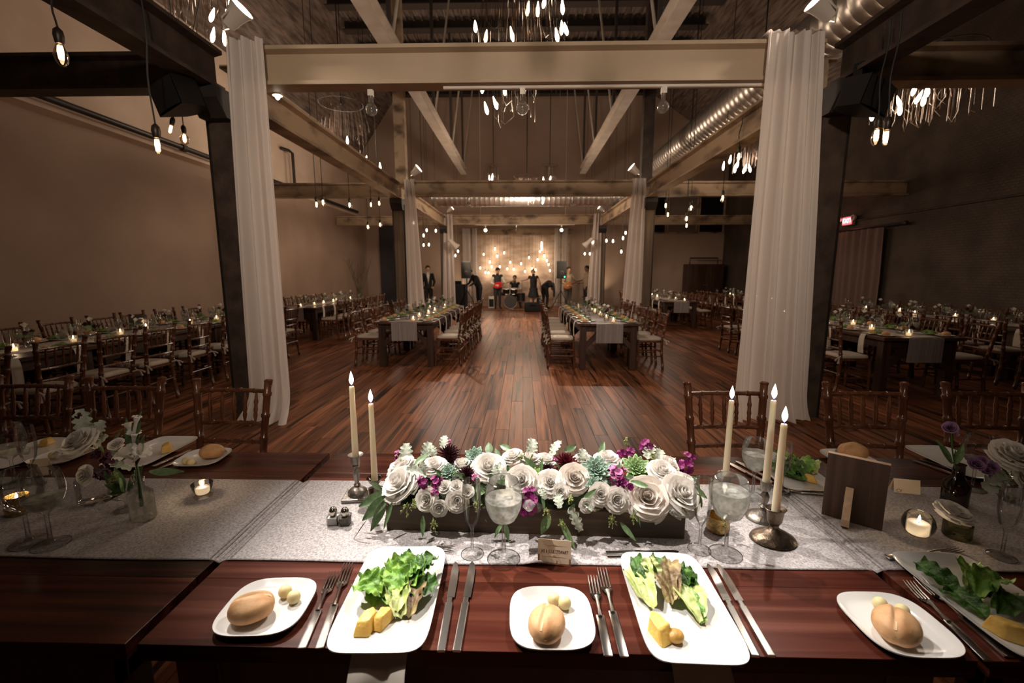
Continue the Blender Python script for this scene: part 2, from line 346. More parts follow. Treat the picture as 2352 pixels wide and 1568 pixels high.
# columns and beams
def ibeam(p0, p1, h, w, mtl, name, label, tf=.035, tw=.03):     # I-section, top at p.z
    p0 = Vector(p0); p1 = Vector(p1); d = (p1-p0); Lg = d.length; d.normalize(); s = d.cross(Vector((0, 0, 1))).normalized(); u = s.cross(d)
    prof = [(-w/2, 0), (w/2, 0), (w/2, -tf), (tw, -tf-.02), (tw, -h+tf+.02), (w/2, -h+tf), (w/2, -h), (-w/2, -h), (-w/2, -h+tf), (-tw, -h+tf+.02), (-tw, -tf-.02), (-w/2, -tf)]
    n = len(prof); V = [p0+s*a+u*b for a, b in prof]+[p1+s*a+u*b for a, b in prof]
    F = [list(range(n))[::-1], list(range(n, 2*n))]+[[i, (i+1) % n, n+(i+1) % n, n+i] for i in range(n)]
    b = MB().add(V, F); bm = bmesh.new()
    o = b.out(name, mtl, smooth=False); bm.from_mesh(o.data); bmesh.ops.recalc_face_normals(bm, faces=bm.faces[:]); bm.to_mesh(o.data); bm.free()
    o['kind'] = 'structure'; o['label'] = label; return o
BY = (4.8, 11.3, 17.75); CX = 3.06
nth = ('nearest', 'middle', 'farthest')
for k, y in enumerate(BY):
    ibeam((-CX+.16, y, 3.76), (CX-.16, y, 3.76), .36, .2, M['beamc'] if k == 0 else M['beamr'], 'cross_beam', f'{nth[k]} cream steel beam across the aisle between curtained columns')
    ibeam((XL+.02, y, 3.72), (-CX-.16, y, 3.72), .34, .2, M['steel'] if k == 0 else M['beamr'], 'cross_beam', f'{nth[k]} steel beam from the plaster wall to its column')
    ibeam((CX+.16, y, 3.72), (XR-.02, y, 3.72), .34, .2, M['beamr'], 'cross_beam', f'{nth[k]} steel beam from its column to the brick wall')
    for s in (-1, 1):
        sd = 'plaster' if s < 0 else 'brick'
        c = struct('column', MB().box((s*CX, y, 1.55), (.24, .2, 3.1)), M['steel'] if k == 0 else M['colw'], label=f'{nth[k]} timber column in the row toward the {sd} wall', )
        m = MB().box((s*CX+s*.14, y-.005, 1.6), (.035, .16, 3.2)); m.box((s*CX-s*.14, y-.005, 1.6), (.035, .16, 3.2)); struct('steel_angle', m, M['pipe'], c)
        m = MB().prism([(-.33, .26), (.33, .26), (.33, .15), (.2, .0), (-.2, .0), (-.33, .15)], -.14, .14, Matrix(((0, 0, 1, s*CX), (1, 0, 0, y), (0, 1, 0, 3.06), (0, 0, 0, 1))))
        struct('bolster', m, M['dark'], c)
ends = [(-3.5, 4.66), (4.94, 11.16), (11.44, 17.6)]
for s in (-1, 1):
    for k, (a, b) in enumerate(ends):
        ibeam((s*CX, a, 3.69), (s*CX, b, 3.69), .37, .22, M['steel'] if k == 0 else M['beamr'], 'long_beam', f"{('nearest', 'middle', 'farthest')[k]} lengthwise beam on the row of columns toward the {'plaster' if s < 0 else 'brick'} wall")
    ibeam((s*2.33, -3, 5.62), (s*2.33, 18.2, 5.62), .26, .24, M['rail'], 'roof_rail', f"long pale steel rail under the roof on the {'plaster' if s < 0 else 'brick'} wall side")
    for y in (8.4, 12.3, 15.2, 18.0):                 # hangers of the rails
        m = MB().box((s*2.33, y, 7.3), (.07, .07, 3.4)); struct('rail_hanger', m, M['purlin'], label=None)
        struct('brace_rod', MB().tube([(s*2.33, y+.2, 5.7), (s*2.0, y+.9, 8.9)], .03, 6), M['rail'])
ibeam((-2.9, 20.75, 3.52), (2.3, 20.75, 3.52), .28, .16, M['beamr'], 'cross_beam', 'pale beam above the stage carrying the white curtains')
# tall posts seen above the middle beam
for x, l in ((-2.98, 'plaster'), (2.98, 'brick')):
    struct('roof_post', MB().box((x, 11.35, 6.4), (.26, .2, 5.4)), M['beamr'] if x < 0 else M['steel'], label=f'upper post over the middle beam toward the {l} wall')
# conduits with small track spots under the beams
def spotbulb(lit):
    t = thing('track_spot', 'spot', 'spotlight'); MB().box((0, 0, -.03), (.05, .05, .06)).out('clamp', M['conduit'], t)
    m = MB(); m.capl = True; m.lathe([(.022, -.05), (.022, -.12), (.03, -.13)], 12).out('socket', M['duct'], t)
    MB().ball((0, 0, -.185), .06, 10).out('bulb', M['bulbon'] if lit else M['bulboff'], t); return t
M['bulbon'] = emit('lit_bulb', (1, .80, .55), 14, False)
M['bulbst'] = emit('stage_bulb', (1, .82, .58), 10, False)
M['bulboff'] = glass('clear_bulb', (.85, .8, .75), .08, frost=.12, body=.12)
for y, x0, x1, z, w in ((4.78, -.8, 2.5, 3.385, 'nearest'), (11.28, -2.2, 2.2, 3.39, 'middle'), (17.73, -1.85, 2.0, 3.39, 'farthest')):
    tag(MB().tube([(x0, y, z), (x1, y, z)], .018, 8).out('light_track', M['conduit']), f'thin white track under the {w} aisle beam', 'light track')
sp_off = Proto(lambda: spotbulb(False)); sp_on = Proto(lambda: spotbulb(True))
for k, (px, py, y) in enumerate([(851, 205, 4.78), (1200, 203, 4.78), (1525, 205, 4.78), (1075, 447, 11.28), (1317, 447, 11.28), (1186, 512, 17.73)]):
    p = aty(px, py, y); sp_off((p.x, y, 3.37), 0, f"unlit clear track spot, {ORD[k%3]} from the plaster wall under the {'nearest' if k < 3 else 'middle' if k < 5 else 'farthest'} beam")
for k, (px, y) in enumerate([(1115, 17.73), (1290, 17.73), (1133, 18.4), (1183, 18.4), (1230, 18.4)]):
    p = aty(px, 515, y); z = 3.37 if k < 2 else 3.78
    sp_on((p.x, y, z), 0, f"small glowing track spot, {ORD[k if k < 2 else k-2]} from the plaster wall {'under' if k < 2 else 'behind'} the farthest beam")

t = thing('light_track', 'thin hung track carrying three lit spots behind the farthest beam', 'light track'); MB().tube([(-1.9, 18.4, 3.79), (1.9, 18.4, 3.79)], .018, 8).out('rail', M['conduit'], t)
for x in (-1.7, 1.7): MB().tube([(x, 18.4, 3.79), (x, 18.4, 9.33)], .008, 6).out('rod', M['conduit'], t)
# ducts
def duct(name, p0, p1, r, label, pitch=.16):
    p0 = Vector(p0); p1 = Vector(p1); n = int((p1-p0).length/pitch)*4; pts = []; rs = []
    for i in range(n+1): pts.append(p0.lerp(p1, i/n)); rs.append(r*(1+(.03 if i % 4 == 0 else 0)))
    return tag(MB().tube(pts, rs, 28).out(name, M['duct'], angle=.3), label, 'air duct')
duct('air_duct', (3.95, 3.0, 4.62), (3.95, 13.6, 4.62), .34, 'ribbed silver air duct along the beam on the brick wall side')
duct('air_duct', (-3.0, 15.3, 4.0), (3.3, 15.3, 4.0), .27, 'ribbed silver air duct crossing the aisle above the far beam')
# black pipes on the left wall
pz = 4.12
m = MB().tube([(XL+.22, -2, pz), (XL+.22, 19.5, pz)], .055, 10)
o = m.out('sprinkler_pipe', M['pipe']); tag(o, 'long black pipe running along the ledge of the plaster wall', 'pipe')
for y in (5.2, 6.4, 9.6, 12.6): MB().tube([(XL+.22, y-.06, pz), (XL+.22, y+.06, pz)], .075, 10).out('coupling', M['steel'], o)
for y in (5.3, 12.0, 14.2):
    MB().tube([(XL+.22, y, pz), (XL+.22, y, pz+1.05), (XL+.14, y-.06, pz+1.12), (XL+.06, y-.35, pz+1.12)], .045, 8).out('riser', M['pipe'], o)
# ------------------------------------------------------------------ curtains on the columns
def drape(label, t0, t1, b0, b1, y0, yb, zt, zb, n=7, seed=0, pool=0, amp=.05, mtl='drape', over=True):
    rnd = random.Random(seed); ph = [rnd.uniform(0, 6.3) for _ in range(4)]
    def fn(u, v):                                       # v 0 bottom .. 1 top
        e = v**1.15; x = (b0+(b1-b0)*u)*(1-e)+(t0+(t1-t0)*u)*e
        a = amp*(.35+.65*(1-abs(2*u-1)**4)); w = u*n*2*pi
        d = sin(w+ph[0]+.8*sin(3*v+ph[1]))*a*(.55+.45*(1-v))+sin(w*.43+ph[2]+1.3*v)*a*.8
        x += .3*a*sin(w*.5+ph[3]+2*v)
        y = yb*(1-v)+y0*v - d; z = zb+(zt-zb)*v
        if pool and v < .09:
            k = (.09-v)/.09; y -= pool*k*k*(1+.4*sin(w*.6+ph[1])); z += .05*sin(w*.8+ph[2])*k*(1-k)*4*.5+.018*k; x += .12*pool*4*k*k*(u-.35)
        return (x, y, z)
    m = MB().surf(fn, n*10, 40)
    if over: m.surf(lambda u, v: (t0+(t1-t0)*u, y0+v*.24 - sin(u*n*2*pi+ph[0])*.01*(1-v), zt+.012+.006*sin(u*n*6+ph[1])), n*6, 3)
    return tag(m.out('drape', M[mtl], angle=3), label, 'curtain', 'white curtains')
drape('tall white sheer curtain pooling on the floor at the nearest column, plaster wall side', -2.86, -2.5, -2.93, -2.47, 4.60, 4.54, 3.77, .01, 6, 1, pool=.22)
drape('tall white sheer curtain on the nearest column, brick wall side', 2.28, 2.80, 2.22, 2.98, 4.59, 4.56, 3.77, .01, 7, 2, pool=.05)
drape('white curtain on the middle column, plaster wall side', -2.86, -2.63, -2.86, -2.42, 11.11, 11.06, 3.77, .01, 5, 3)
drape('white curtain on the middle column, brick wall side', 2.62, 2.93, 2.42, 2.93, 11.11, 11.06, 3.77, .01, 6, 4)
drape('white curtain on the farthest column, plaster wall side', -3.05, -2.72, -3.16, -2.63, 17.57, 17.51, 3.77, .01, 6, 5)
drape('white curtain on the farthest column, brick wall side', 2.72, 3.02, 2.5, 3.02, 17.57, 17.51, 3.77, .01, 6, 6)
for k, (p0, p1, w) in enumerate([(1061, 1083, 'outer curtain of the pair beside the stage, plaster wall side'), (1084, 1098, 'inner curtain of the pair beside the stage, plaster wall side'), (1271, 1287, 'inner curtain of the pair beside the stage, brick wall side'), (1288, 1305, 'outer curtain of the pair beside the stage, brick wall side')]):
    a, b = aty(p0, 600, 20.6).x+.04, aty(p1, 600, 20.6).x-.03
    drape('white '+w, a, b, a, b, 20.56, 20.56, 3.53, .02, 4, 20+k, mtl='drapeb', over=False)

# ------------------------------------------------------------------ spot fixtures on the column heads
M['white_metal'] = mat('white_metal', (.75, .68, .6), .4)
M['lens'] = emit('lamp_lens', (1, .9, .78), 22, False)
def par(k):
    x, y, z, tgt, _, _ = SPOTS[k]
    s = 'plaster' if x < 0 else 'brick'
    t = thing('spot_fixture', f"white spot fixture over the {nth[k//2]} column on the {s} wall side", 'spotlight', (x, y, z))
    t.rotation_euler = (Vector((.8*(1 if x < 0 else -1), -.14, .62))).to_track_quat('Z', 'Y').to_euler()
    MB().lathe([(.045, -.26), (.085, -.24), (.115, -.05), (.15, .06), (.156, .06), (.12, -.04), (.09, -.2)], 24).out('shade', M['white_metal'], t)
    MB().lathe([(.001, .012), (.13, .012)], 24).out('lens', M['lens'], t)
    MB().tube([(-.12, 0, -.05), (-.13, 0, -.2), (0, 0, -.33), (.13, 0, -.2), (.12, 0, -.05)], .012, 6).out('yoke', M['conduit'], t); t.scale = (.72,)*3
for k in range(6): par(k)
for k, (x, y, z, tg, _, _) in enumerate(RAILSPOTS):
    t = thing('rail_spot', f"black theatre lamp clamped to the roof rail, {('plaster', 'brick', 'plaster')[k]} wall side, {('farther', 'farther', 'nearer, added fill')[k]}", 'spotlight', (x, y, z)); d = (Vector(tg)-Vector((x, y, z))).normalized()
    t.rotation_euler = d.to_track_quat('Z', 'Y').to_euler(); MB().lathe([(.001, -.30), (.06, -.28), (.075, -.1), (.085, -.02), (.085, -.03)], 20).out('housing', M['dark'], t); MB().tube([(-.09, 0, -.15), (-.1, .14, -.17), (.1, .14, -.17), (.09, 0, -.15)], .012, 6).out('yoke', M['dark'], t)

# ------------------------------------------------------------------ hanging filament bulbs
M['cord'] = mat('black_cord', (.012, .01, .009), .6)
M['sock'] = mat('dark_socket', (.03, .018, .013), .4)
M['amber'] = glass('amber_bulb', (1, .86, .66), .03, body=.03)
M['fil'] = emit('filament', (1, .76, .46), 35, False)
M['glow'] = emit('glowing_bulb', (1, .78, .52), 9, False)
def bulb_mesh(shape):
    if shape == 'tube': pr = [(.011, 0), (.016, -.012), (.017, -.085), (.012, -.1), (.001, -.104)]
    elif shape == 'globe': pr = [(.013, 0), (.018, -.015), (.034, -.04), (.041, -.065), (.034, -.092), (.018, -.108), (.001, -.112)]
    else: pr = [(.013, 0), (.016, -.012), (.028, -.045), (.033, -.07), (.025, -.1), (.012, -.118), (.001, -.122)]
    return MB().lathe(pr, 16)
def pendant(shape):
    t = thing('pendant_bulb', 'bulb', 'pendant lamp')
    m = MB(); m.capl = True; m.lathe([(.006, .07), (.02, .055), (.024, .03), (.02, .0), (.017, -.01)], 12).out('socket', M['sock'], t)
    bulb_mesh(shape).out('bulb', M['amber'], t)
    f = MB()
    for a in range(5):
        c, s = cos(a*1.257)*.009, sin(a*1.257)*.009
        f.tube([(c, s, -.02), (c*1.25, s*1.25, -.05), (c*.9, s*.9, -.085)], .0035, 5)
    f.tube([(0, 0, -.02), (0, 0, -.08)], .006, 5)
    f.out('filament', M['fil'], t); return t
PEND = {k: Proto(lambda k=k: pendant(k)) for k in ('tube', 'globe', 'pear')}
FIRSTP = {}
def hang(px, py, y, ztop, shape, label, lean=0, sc=1.0, wob=.03):       # bulb centre at the pixel, at depth y
    p = aty(px, py, y); p.z += .055*sc
    t = PEND[shape](p, random.random()*6, label, 'hanging filament bulbs', sc); t.rotation_euler = (0, lean, 0)
    pts = []
    for i in range(9):
        f = i/8; pts.append((wob*sin(f*5.5+p.x)*f*(1-f)*3/sc, 0, (.07*sc+(ztop-p.z)*f)/sc))
    MB().tube(pts, .005, 5).out('cord', M['cord'], t)
    return t
hang(140, 122, 3.1, 3.4, 'pear', 'filament bulb hanging alone before the dark side beam near the plaster wall', sc=1.25)
hang(362, 335, 3.72, 3.6, 'tube', 'long filament bulb on the longest cord beside the black wall speaker', sc=1.35)
hang(396, 298, 5.6, 9.32, 'tube', 'slanted filament bulb under the black wall speaker', lean=.35, sc=1.2)
hang(424, 318, 5.4, 9.32, 'globe', 'globe filament bulb under the black wall speaker', sc=1.2)
hang(2013, 312, 3.95, 3.45, 'pear', 'faceted filament bulb hanging below the far black speaker, nearer the column', sc=1.25)
hang(2035, 316, 3.85, 3.45, 'tube', 'filament bulb hanging below the far black speaker, nearer the brick wall', sc=1.3)
hang(1697, 360, 6.55, 3.6, 'pear', 'filament bulb hanging beside the curtain of the nearest column, brick wall side', sc=1.15)
mids = [(727, 470, 8.2, 'tube'), (742, 465, 8.6, 'pear'), (803, 471, 9.2, 'globe'), (852, 470, 10.0, 'tube'), (871, 467, 10.2, 'tube'), (845, 521, 11.8, 'pear'), (873, 516, 11.5, 'globe')]
for k, (px, py, y, s) in enumerate(mids): hang(px, py, y, 9.32, s, f'filament bulb before the plaster wall, {ORD[k]} in the row receding to the middle column', sc=1.15)
mr = [(1660, 455, 8.6, 'pear'), (1529, 472, 10.5, 'tube'), (1587, 478, 9.6, 'globe'), (1577, 502, 10.2, 'pear'), (1577, 518, 10.7, 'tube'), (1534, 493, 10.8, 'tube')]
for k, (px, py, y, s) in enumerate(mr): hang(px, py, y, 9.32, s, f'filament bulb between the two curtains on the brick wall side, {ORD[k]} of six', sc=1.2)
deep = [(950, 512, 15), (973, 541, 15.5), (980, 529, 16), (1001, 530, 16.2), (973, 563, 17), (985, 562, 17), (1046, 587, 18.5), (1052, 577, 18.5), (1437, 535, 15.5), (1393, 553, 15.5), (1408, 554, 15.5), (1431, 547, 14.5), (1427, 578, 15), (1343, 583, 18), (1355, 583, 18), (1361, 556, 17.5)]
deepp = Proto(lambda: (lambda t: (MB().lathe([(.012, .07), (.02, .03), (.017, -.01)], 8).out('socket', M['sock'], t), bulb_mesh('pear').out('bulb', M['glow'], t), t)[-1])(thing('pendant_bulb', 'bulb', 'pendant lamp')))
for k, (px, py, y) in enumerate(deep):
    p = aty(px, py, y); p.z += .07
    nm = deepp(p, 0, f"small glowing bulb hanging beyond the middle {'plaster' if px < 1200 else 'brick'}-side curtain, {ORD[k if k < 8 else k-8]} of eight", 'hanging filament bulbs', 1.0).name; MB().tube([(0, 0, .06), (0, 0, 9.34-p.z)], .005, 5).out('cord', M['cord'], bpy.data.objects[nm])
NUM = ORD+[a+b for a, b in zip(['']*8, 'seventeenth eighteenth nineteenth twentieth twenty-first twenty-second twenty-third twenty-fourth'.split())]
stage = [(1137, 571), (1111, 584), (1158, 580), (1142, 588), (1125, 601), (1129, 612), (1103, 615), (1115, 625), (1122, 626), (1148, 612), (1172, 602), (1165, 617), (1180, 618), (1197, 605), (1206, 623), (1215, 591), (1222, 617), (1230, 619), (1235, 596), (1240, 577), (1250, 587), (1256, 598), (1260, 607), (1263, 621)]
def stagebulb():
    t = thing('stage_bulb', 'bulb', 'pendant lamp')
    MB().lathe([(.012, .07), (.02, .03), (.017, -.01)], 8).out('socket', M['sock'], t); bulb_mesh('pear').out('bulb', M['bulbst'], t); return t
stp = Proto(stagebulb)
for k, (px, py) in enumerate(stage):
    p = aty(px, py, 20.66); p.z += .06
    rowx = sorted(stage).index((px, py))
    t = stp(p, 0, f'glowing bulb hanging before the stage wall, {NUM[rowx]} counted from the plaster wall side', 'bulbs before the stage wall', 1.0); MB().tube([(0, 0, .06), (0, 0, 3.26-p.z)], .004, 5).out('cord', M['cord'], t)
    if k % 4 == 0: lamp('bulb_light', 'POINT', p+Vector((0, -.03, -.09)), 10, (1, .78, .55), size=.06)
p = aty(1244, 565, 20.66); t = thing('stage_bulb', 'long tubular bulb hanging upright before the stage wall', 'pendant lamp', p)
MB().lathe([(.016, .19), (.03, .18), (.03, -.18), (.001, -.19)], 12).out('bulb', M['bulbst'], t); MB().tube([(0, 0, .19), (0, 0, 3.26-p.z)], .006, 5).out('cord', M['cord'], t)

# ------------------------------------------------------------------ chandeliers: bulbs in loose hanging loops of clear wire
M['wire'] = glass('clear_wire', (.8, .66, .55), .2, body=.24)
M['candelabra'] = emit('chandelier_bulb', (1, .82, .6), 14, False)
def chandelier(label, c, rad, h, nw, bulbs, seed):
    r = random.Random(seed); t = thing('chandelier', label, 'chandelier', c)
    MB().tube([(rad*.8*cos(a*pi/12), rad*.8*sin(a*pi/12), h) for a in range(25)], .006, 6).out('ring', M['sock'], t)
    MB().tube([(0, 0, h), (0, 0, 9.2-c[2])], .012, 6).out('stem', M['cord'], t)
    w = MB()
    for _ in range(nw):
        a = r.uniform(0, 6.3); q = rad*sqrt(r.random()); a2 = a+r.uniform(-.5, .5); q2 = q*r.uniform(.6, 1.1); zb = r.uniform(-.12, .5)*h
        x0, y0, x1, y1 = q*cos(a), q*sin(a), q2*cos(a2), q2*sin(a2)
        if r.random() < .5: w.tube([(x0*.8, y0*.8, h), (x0, y0, h*.6), (x0, y0, zb+.1), ((x0+x1)/2, (y0+y1)/2, zb), (x1, y1, zb+.1), (x1, y1, h*.5), (x1*.8, y1*.8, h)], .0034, 4)
        else: w.tube([(x0*.8, y0*.8, h), (x0, y0, h*.5), (x0*1.03, y0*1.03, zb)], .0034, 4)
    o = w.out('wire_loops', M['wire'], t); o['kind'] = 'stuff'
    bm0 = None
    for x, y, z in bulbs:
        if bm0 is None: bm0 = MB().lathe([(.003, .075), (.011, .04), (.019, 0), (.019, -.03), (.009, -.055), (.002, -.06)], 10).out('bulb', M['candelabra'], t); b = bm0
        else: b = bm0.copy(); COL.objects.link(b)
        b.location = (x, y, z); b.rotation_euler = (r.uniform(-.35, .35), r.uniform(-.35, .35), 0); b.scale = (1.3,)*3
def chand(label, y, pix, c, rad, h, nw, seed):
    r = random.Random(seed); c = Vector(c); bl = []
    for px, py in pix:
        yy = y+r.uniform(-.5, .5)*rad; p = aty(px, py, yy); bl.append(p-c)
    chandelier(label, c, rad, h, nw, bl, seed)
chand('big chandelier of bulbs and clear wire loops behind the nearest beam', 6.6, [(1092, 62), (1116, 85), (1176, 80), (1212, 22), (1235, 23), (1292, 17), (1279, 82), (1290, 65), (1300, 68), (1108, 200), (1159, 206), (1117, 250), (1138, 238), (1250, 5), (1190, -30), (1270, -40)], (-.02, 6.6, 3.85), .68, 1.75, 110, 3)
chand('chandelier of bulbs above the nearest column, plaster wall side', 6.0, [(487, 36), (520, 43), (489, 82), (516, 89), (530, 5), (470, -20)], (-4.2, 6.0, 4.55), .45, .9, 60, 4)
chand('bulb cluster glowing over the lengthwise beam, plaster wall side', 10.6, [(798, 323), (823, 359), (840, 367), (873, 383), (812, 356)], (-4.1, 10.6, 4.2), .6, 1.1, 50, 5)
chand('bright wire chandelier behind the curtain of the nearest column, brick wall side', 9.5, [(1662, 382), (1677, 367), (1688, 388), (1694, 376), (1710, 389), (1722, 387)], (4.68, 9.5, 3.6), .45, .75, 80, 6)
chand('wire chandelier below the side beam near the black speaker, brick wall side', 6.4, [(2017, 243), (2003, 263), (2065, 235), (2067, 250), (2110, 224), (2130, 208), (2122, 229), (2100, 205)], (5.35, 6.4, 3.6), .62, .75, 80, 7)
chand('small chandelier shining before the crossing silver duct', 14.2, [(1178, 448), (1198, 452), (1206, 453), (1218, 457), (1222, 455), (1246, 452), (1247, 463), (1228, 446), (1190, 445)], (.12, 14.2, 3.75), .5, .7, 60, 8)
chand('chandelier over the middle beam near the stage, plaster wall side', 16.5, [(1124, 409), (1131, 405), (1130, 413)], (-1.05, 16.5, 4.7), .35, .6, 30, 9)
chand('chandelier over the middle beam near the stage, brick wall side', 16.5, [(1248, 412), (1264, 410)], (.95, 16.5, 4.7), .35, .6, 30, 10)
chandelier('chandelier of bulbs hanging over the head table, above the view', Vector((0, .9, 3.62)), .5, 1.2, 40, [Vector((.3*cos(k*1.3), .3*sin(k*1.3), .1+.12*k)) for k in range(9)], 11)
p = aty(2170, 104, 4.95)
t = thing('accent_light', 'small lit accent light on the side beam, brick wall side', 'spotlight', p); MB().lathe([(.02, -.05), (.055, -.02), (.06, .03), (.05, .03)], 16, Matrix.Rotation(1.9, 4, 'Y')).out('shade', M['sock'], t); MB().ball((.02, 0, -.01), .04, 8).out('bulb', M['candelabra'], t)
p = aty(637, 215, 4.95)
t = thing('accent_light', 'small lit accent light behind the nearest curtain, plaster wall side', 'spotlight', p); MB().lathe([(.02, .1), (.045, .06), (.05, -.02)], 16).out('shade', M['white_metal'], t); MB().ball((0, 0, -.02), .026, 8, sc=(1, 1, 1.6)).out('bulb', M['candelabra'], t)
for px, py, y, l in ((1048, 566, 17.2, 'plaster'), (1345, 563, 17.2, 'brick')):
    p = aty(px, py, y); t = thing('stage_spot', f'cone shaped stage lamp aimed at the band from the {l} wall side', 'spotlight', p)
    t.rotation_euler = Vector((.6 if px < 1200 else -.6, .2, -.6)).to_track_quat('Z', 'Y').to_euler()
    MB().lathe([(.05, -.35), (.08, -.3), (.09, -.1), (.15, .05), (.14, .05), (.05, -.1)], 20).out('shade', M['white_metal'], t); MB().lathe([(.001, .02), (.125, .02)], 20).out('lens', M['candelabra'], t)
    MB().tube([(0, 0, -.34), t.rotation_euler.to_matrix().inverted() @ (Vector(((-2.93 if px < 1200 else 2.93), 17.72, p.z+.2))-p)], .02, 6).out('arm', M['conduit'], t)
    lamp('stage_spot_light', 'SPOT', p+Vector((0, -.0, -.25)), 160, (1, .75, .5), (0, 20.5, 1.2), .08, 70, .8)

# ------------------------------------------------------------------ black wall speakers under the side beams
M['black'] = mat('black_plastic', (.005, .005, .005), .45)
M['grille'] = mat('speaker_grille', (.006, .006, .006), .7, bump=.5, bscale=200)
for px, py, y, l, rz in ((410, 222, 4.35, 'plaster', -.5), (1985, 222, 4.35, 'brick', .5)):
    p = aty(px, py, y); s = -1 if px < 1200 else 1
    t = thing('wall_speaker', f'black loudspeaker bracketed under the nearest column head, {l} wall side', 'loudspeaker', p, rz)
    b = MB().prism([(-.24, -.13), (.24, -.13), (.19, .12), (.10, .19), (-.10, .19), (-.19, .12)], -.135, .135); b.out('cabinet', M['black'], t, smooth=False).rotation_euler = (0.25, .12*s, 0)
    MB().surf(lambda u, v: (-.23+.46*u, -.135-.03*sin(pi*u), -.125+.25*v), 8, 4).out('grille', M['grille'], t).rotation_euler = (.25, .12*s, 0)
    MB().box((s*-.1, .02, .2), (.05, .08, .2)).out('bracket', M['black'], t); t.scale = (.9,)*3

# ------------------------------------------------------------------ back of the hall, both sides
for k, (x0, x1, z0, z1, em) in enumerate([(6.6, 7.9, 3.35, 5.2, 1), (8.0, 9.1, 3.35, 5.2, 0), (5.75, 6.5, 3.35, 5.2, 0)]):
    w = struct(f'window_{k+1}', MB().box(((x0+x1)/2, YB-.02, (z0+z1)/2), (x1-x0, .03, z1-z0)), mat(f'pane_{k}', (.22, .17, .13) if em else (.01, .008, .008), .2), label=('pale' if em else 'black')+' high pane in the back wall, '+('middle of three' if k == 0 else 'beside the brick wall' if k == 1 else 'nearest the stage'))
    fr = MB()
    for a, b, c, d in ((x0, x1, z0, z0), (x0, x1, z1, z1)): fr.box(((a+b)/2, YB-.05, c), (b-a, .06, .06))
    for x in (x0, x1): fr.box((x, YB-.05, (z0+z1)/2), (.06, .06, z1-z0+.06))
    struct('window_frame', fr, M['beamr'], w)
struct('door_1', MB().box((-6.0, YB-.05, 1.9), (1.3, .1, 3.8)), M['bluedark'], label='tall dark blue grey panel at the back beside the plaster wall')
# loading door curtain on the brick wall
t = thing('door_curtain', 'brown pleated curtain hanging over the doorway in the brick wall', 'curtain', (XR-.12, 0, 0))
def dc(u, v): return (-.05+.05*sin(u*60+.6*sin(v*4))+.02*sin(u*23), 11.6+2.45*u*(.97+.03*v), 2.66*v+.02)
MB().surf(dc, 130, 8).out('cloth', M['curtain'], t, angle=3); MB().tube([(0.0, 11.0, 2.72), (0.0, 14.6, 2.72)], .03, 8).out('rod', M['pipe'], t)
for y in (11.05, 14.5): MB().ball((0, y, 2.72), .055, 8).out('finial', M['pipe'], t)
p = Vector((XR-.09, 13.0, 2.98)); t = thing('exit_sign', 'glowing red EXIT sign above the brown door curtain', 'sign', p)
M['exitred'] = emit('exit_red', (1, .10, .12), 3.0); M['exitw'] = emit('exit_letters', (1, .55, .55), 5.0)
MB().bbox((0, 0, 0), (.09, .40, .24), .01).out('housing', mat('exit_housing', (.5, .4, .36), .5), t); MB().box((-.048, 0, 0), (.006, .35, .19)).out('face', M['exitred'], t)
def text(s, size, mtl, parent, loc, rot, name='lettering', ext=.0006, sx=1.0):
    c = bpy.data.curves.new('txt', 'FONT'); c.body = s; c.size = size; c.align_x = 'CENTER'; c.align_y = 'CENTER'; c.extrude = ext; c.resolution_u = 3
    o = bpy.data.objects.new('txt', c); COL.objects.link(o); bpy.context.view_layer.update()
    me = bpy.data.meshes.new_from_object(o.evaluated_get(bpy.context.evaluated_depsgraph_get())); bpy.data.objects.remove(o)
    me.materials.clear(); me.materials.append(mtl); q = bpy.data.objects.new(name, me); COL.objects.link(q); q.parent = parent; q.location = loc; q.rotation_euler = rot; q.scale = (sx, 1, 1); return q
o = text('EXIT', .17, M['exitw'], t, (-.053, 0, 0), (pi/2, 0, -pi/2))
for s in (-1, 1):
    h = MB().lathe([(.02, 0), (.07, .04), (.075, .1), (.06, .1)], 14, Matrix.Translation((0, s*.27, .06)) @ Matrix.Rotation(-pi/2, 4, 'Y')).out('emergency_head', M['white_metal'], t)
lamp('exit_glow', 'POINT', p+Vector((-.25, 0, 0)), 1.2, (1, .25, .2), size=.08)
# uplight on the floor by the brick wall and its pool of light
p = Vector((8.93, 14.3, 0)); t = thing('floor_uplight', 'small floor uplight washing the brick wall by the door curtain', 'lamp', p)
m = MB(); m.capl = True; m.lathe([(.07, 0), (.09, .05), (.09, .2), (.075, .2)], 14).out('can', M['black'], t); MB().lathe([(.001, .17), (.075, .17)], 14).out('lens', M['candelabra'], t)
lamp('uplight', 'SPOT', p+Vector((0, 0, .25)), 200, (1, .72, .5), (9.25, 14.3, 2.5), .05, 80, .9)
for x, y, pw in ((-6.9, 12.5, 60), (3.6, 20.4, 60), (-2.9, 20.3, 50)): lamp('uplight', 'SPOT', (x, y, .25), pw, (1, .72, .48), (x*1.02, y+.35, 3), .06, 95, .9)
# wardrobe in the back corner
t = thing('wardrobe', 'dark wooden wardrobe with an open rail on top in the back corner', 'wardrobe', (8.15, 20.5, 0))
M['dkwood'] = wood('dark_wood', (.03, .014, .009), (.055, .026, .016), (.085, .04, .024), 'z', .35)
MB().bbox((0, 0, .98), (1.6, .6, 1.9), .015).out('body', M['dkwood'], t)
for s in (-1, 1):
    d = MB().bbox((s*.395, -.315, 1.0), (.77, .03, 1.78), .008).out('door', M['dkwood'], t); MB().ball((s*.06, -.345, 1.0), .018, 8).out('knob', M['duct'], d)
MB().tube([(-.62, 0, 1.93), (-.62, 0, 2.2), (.62, 0, 2.2), (.62, 0, 1.93)], .03, 8).out('rail', M['dkwood'], t)
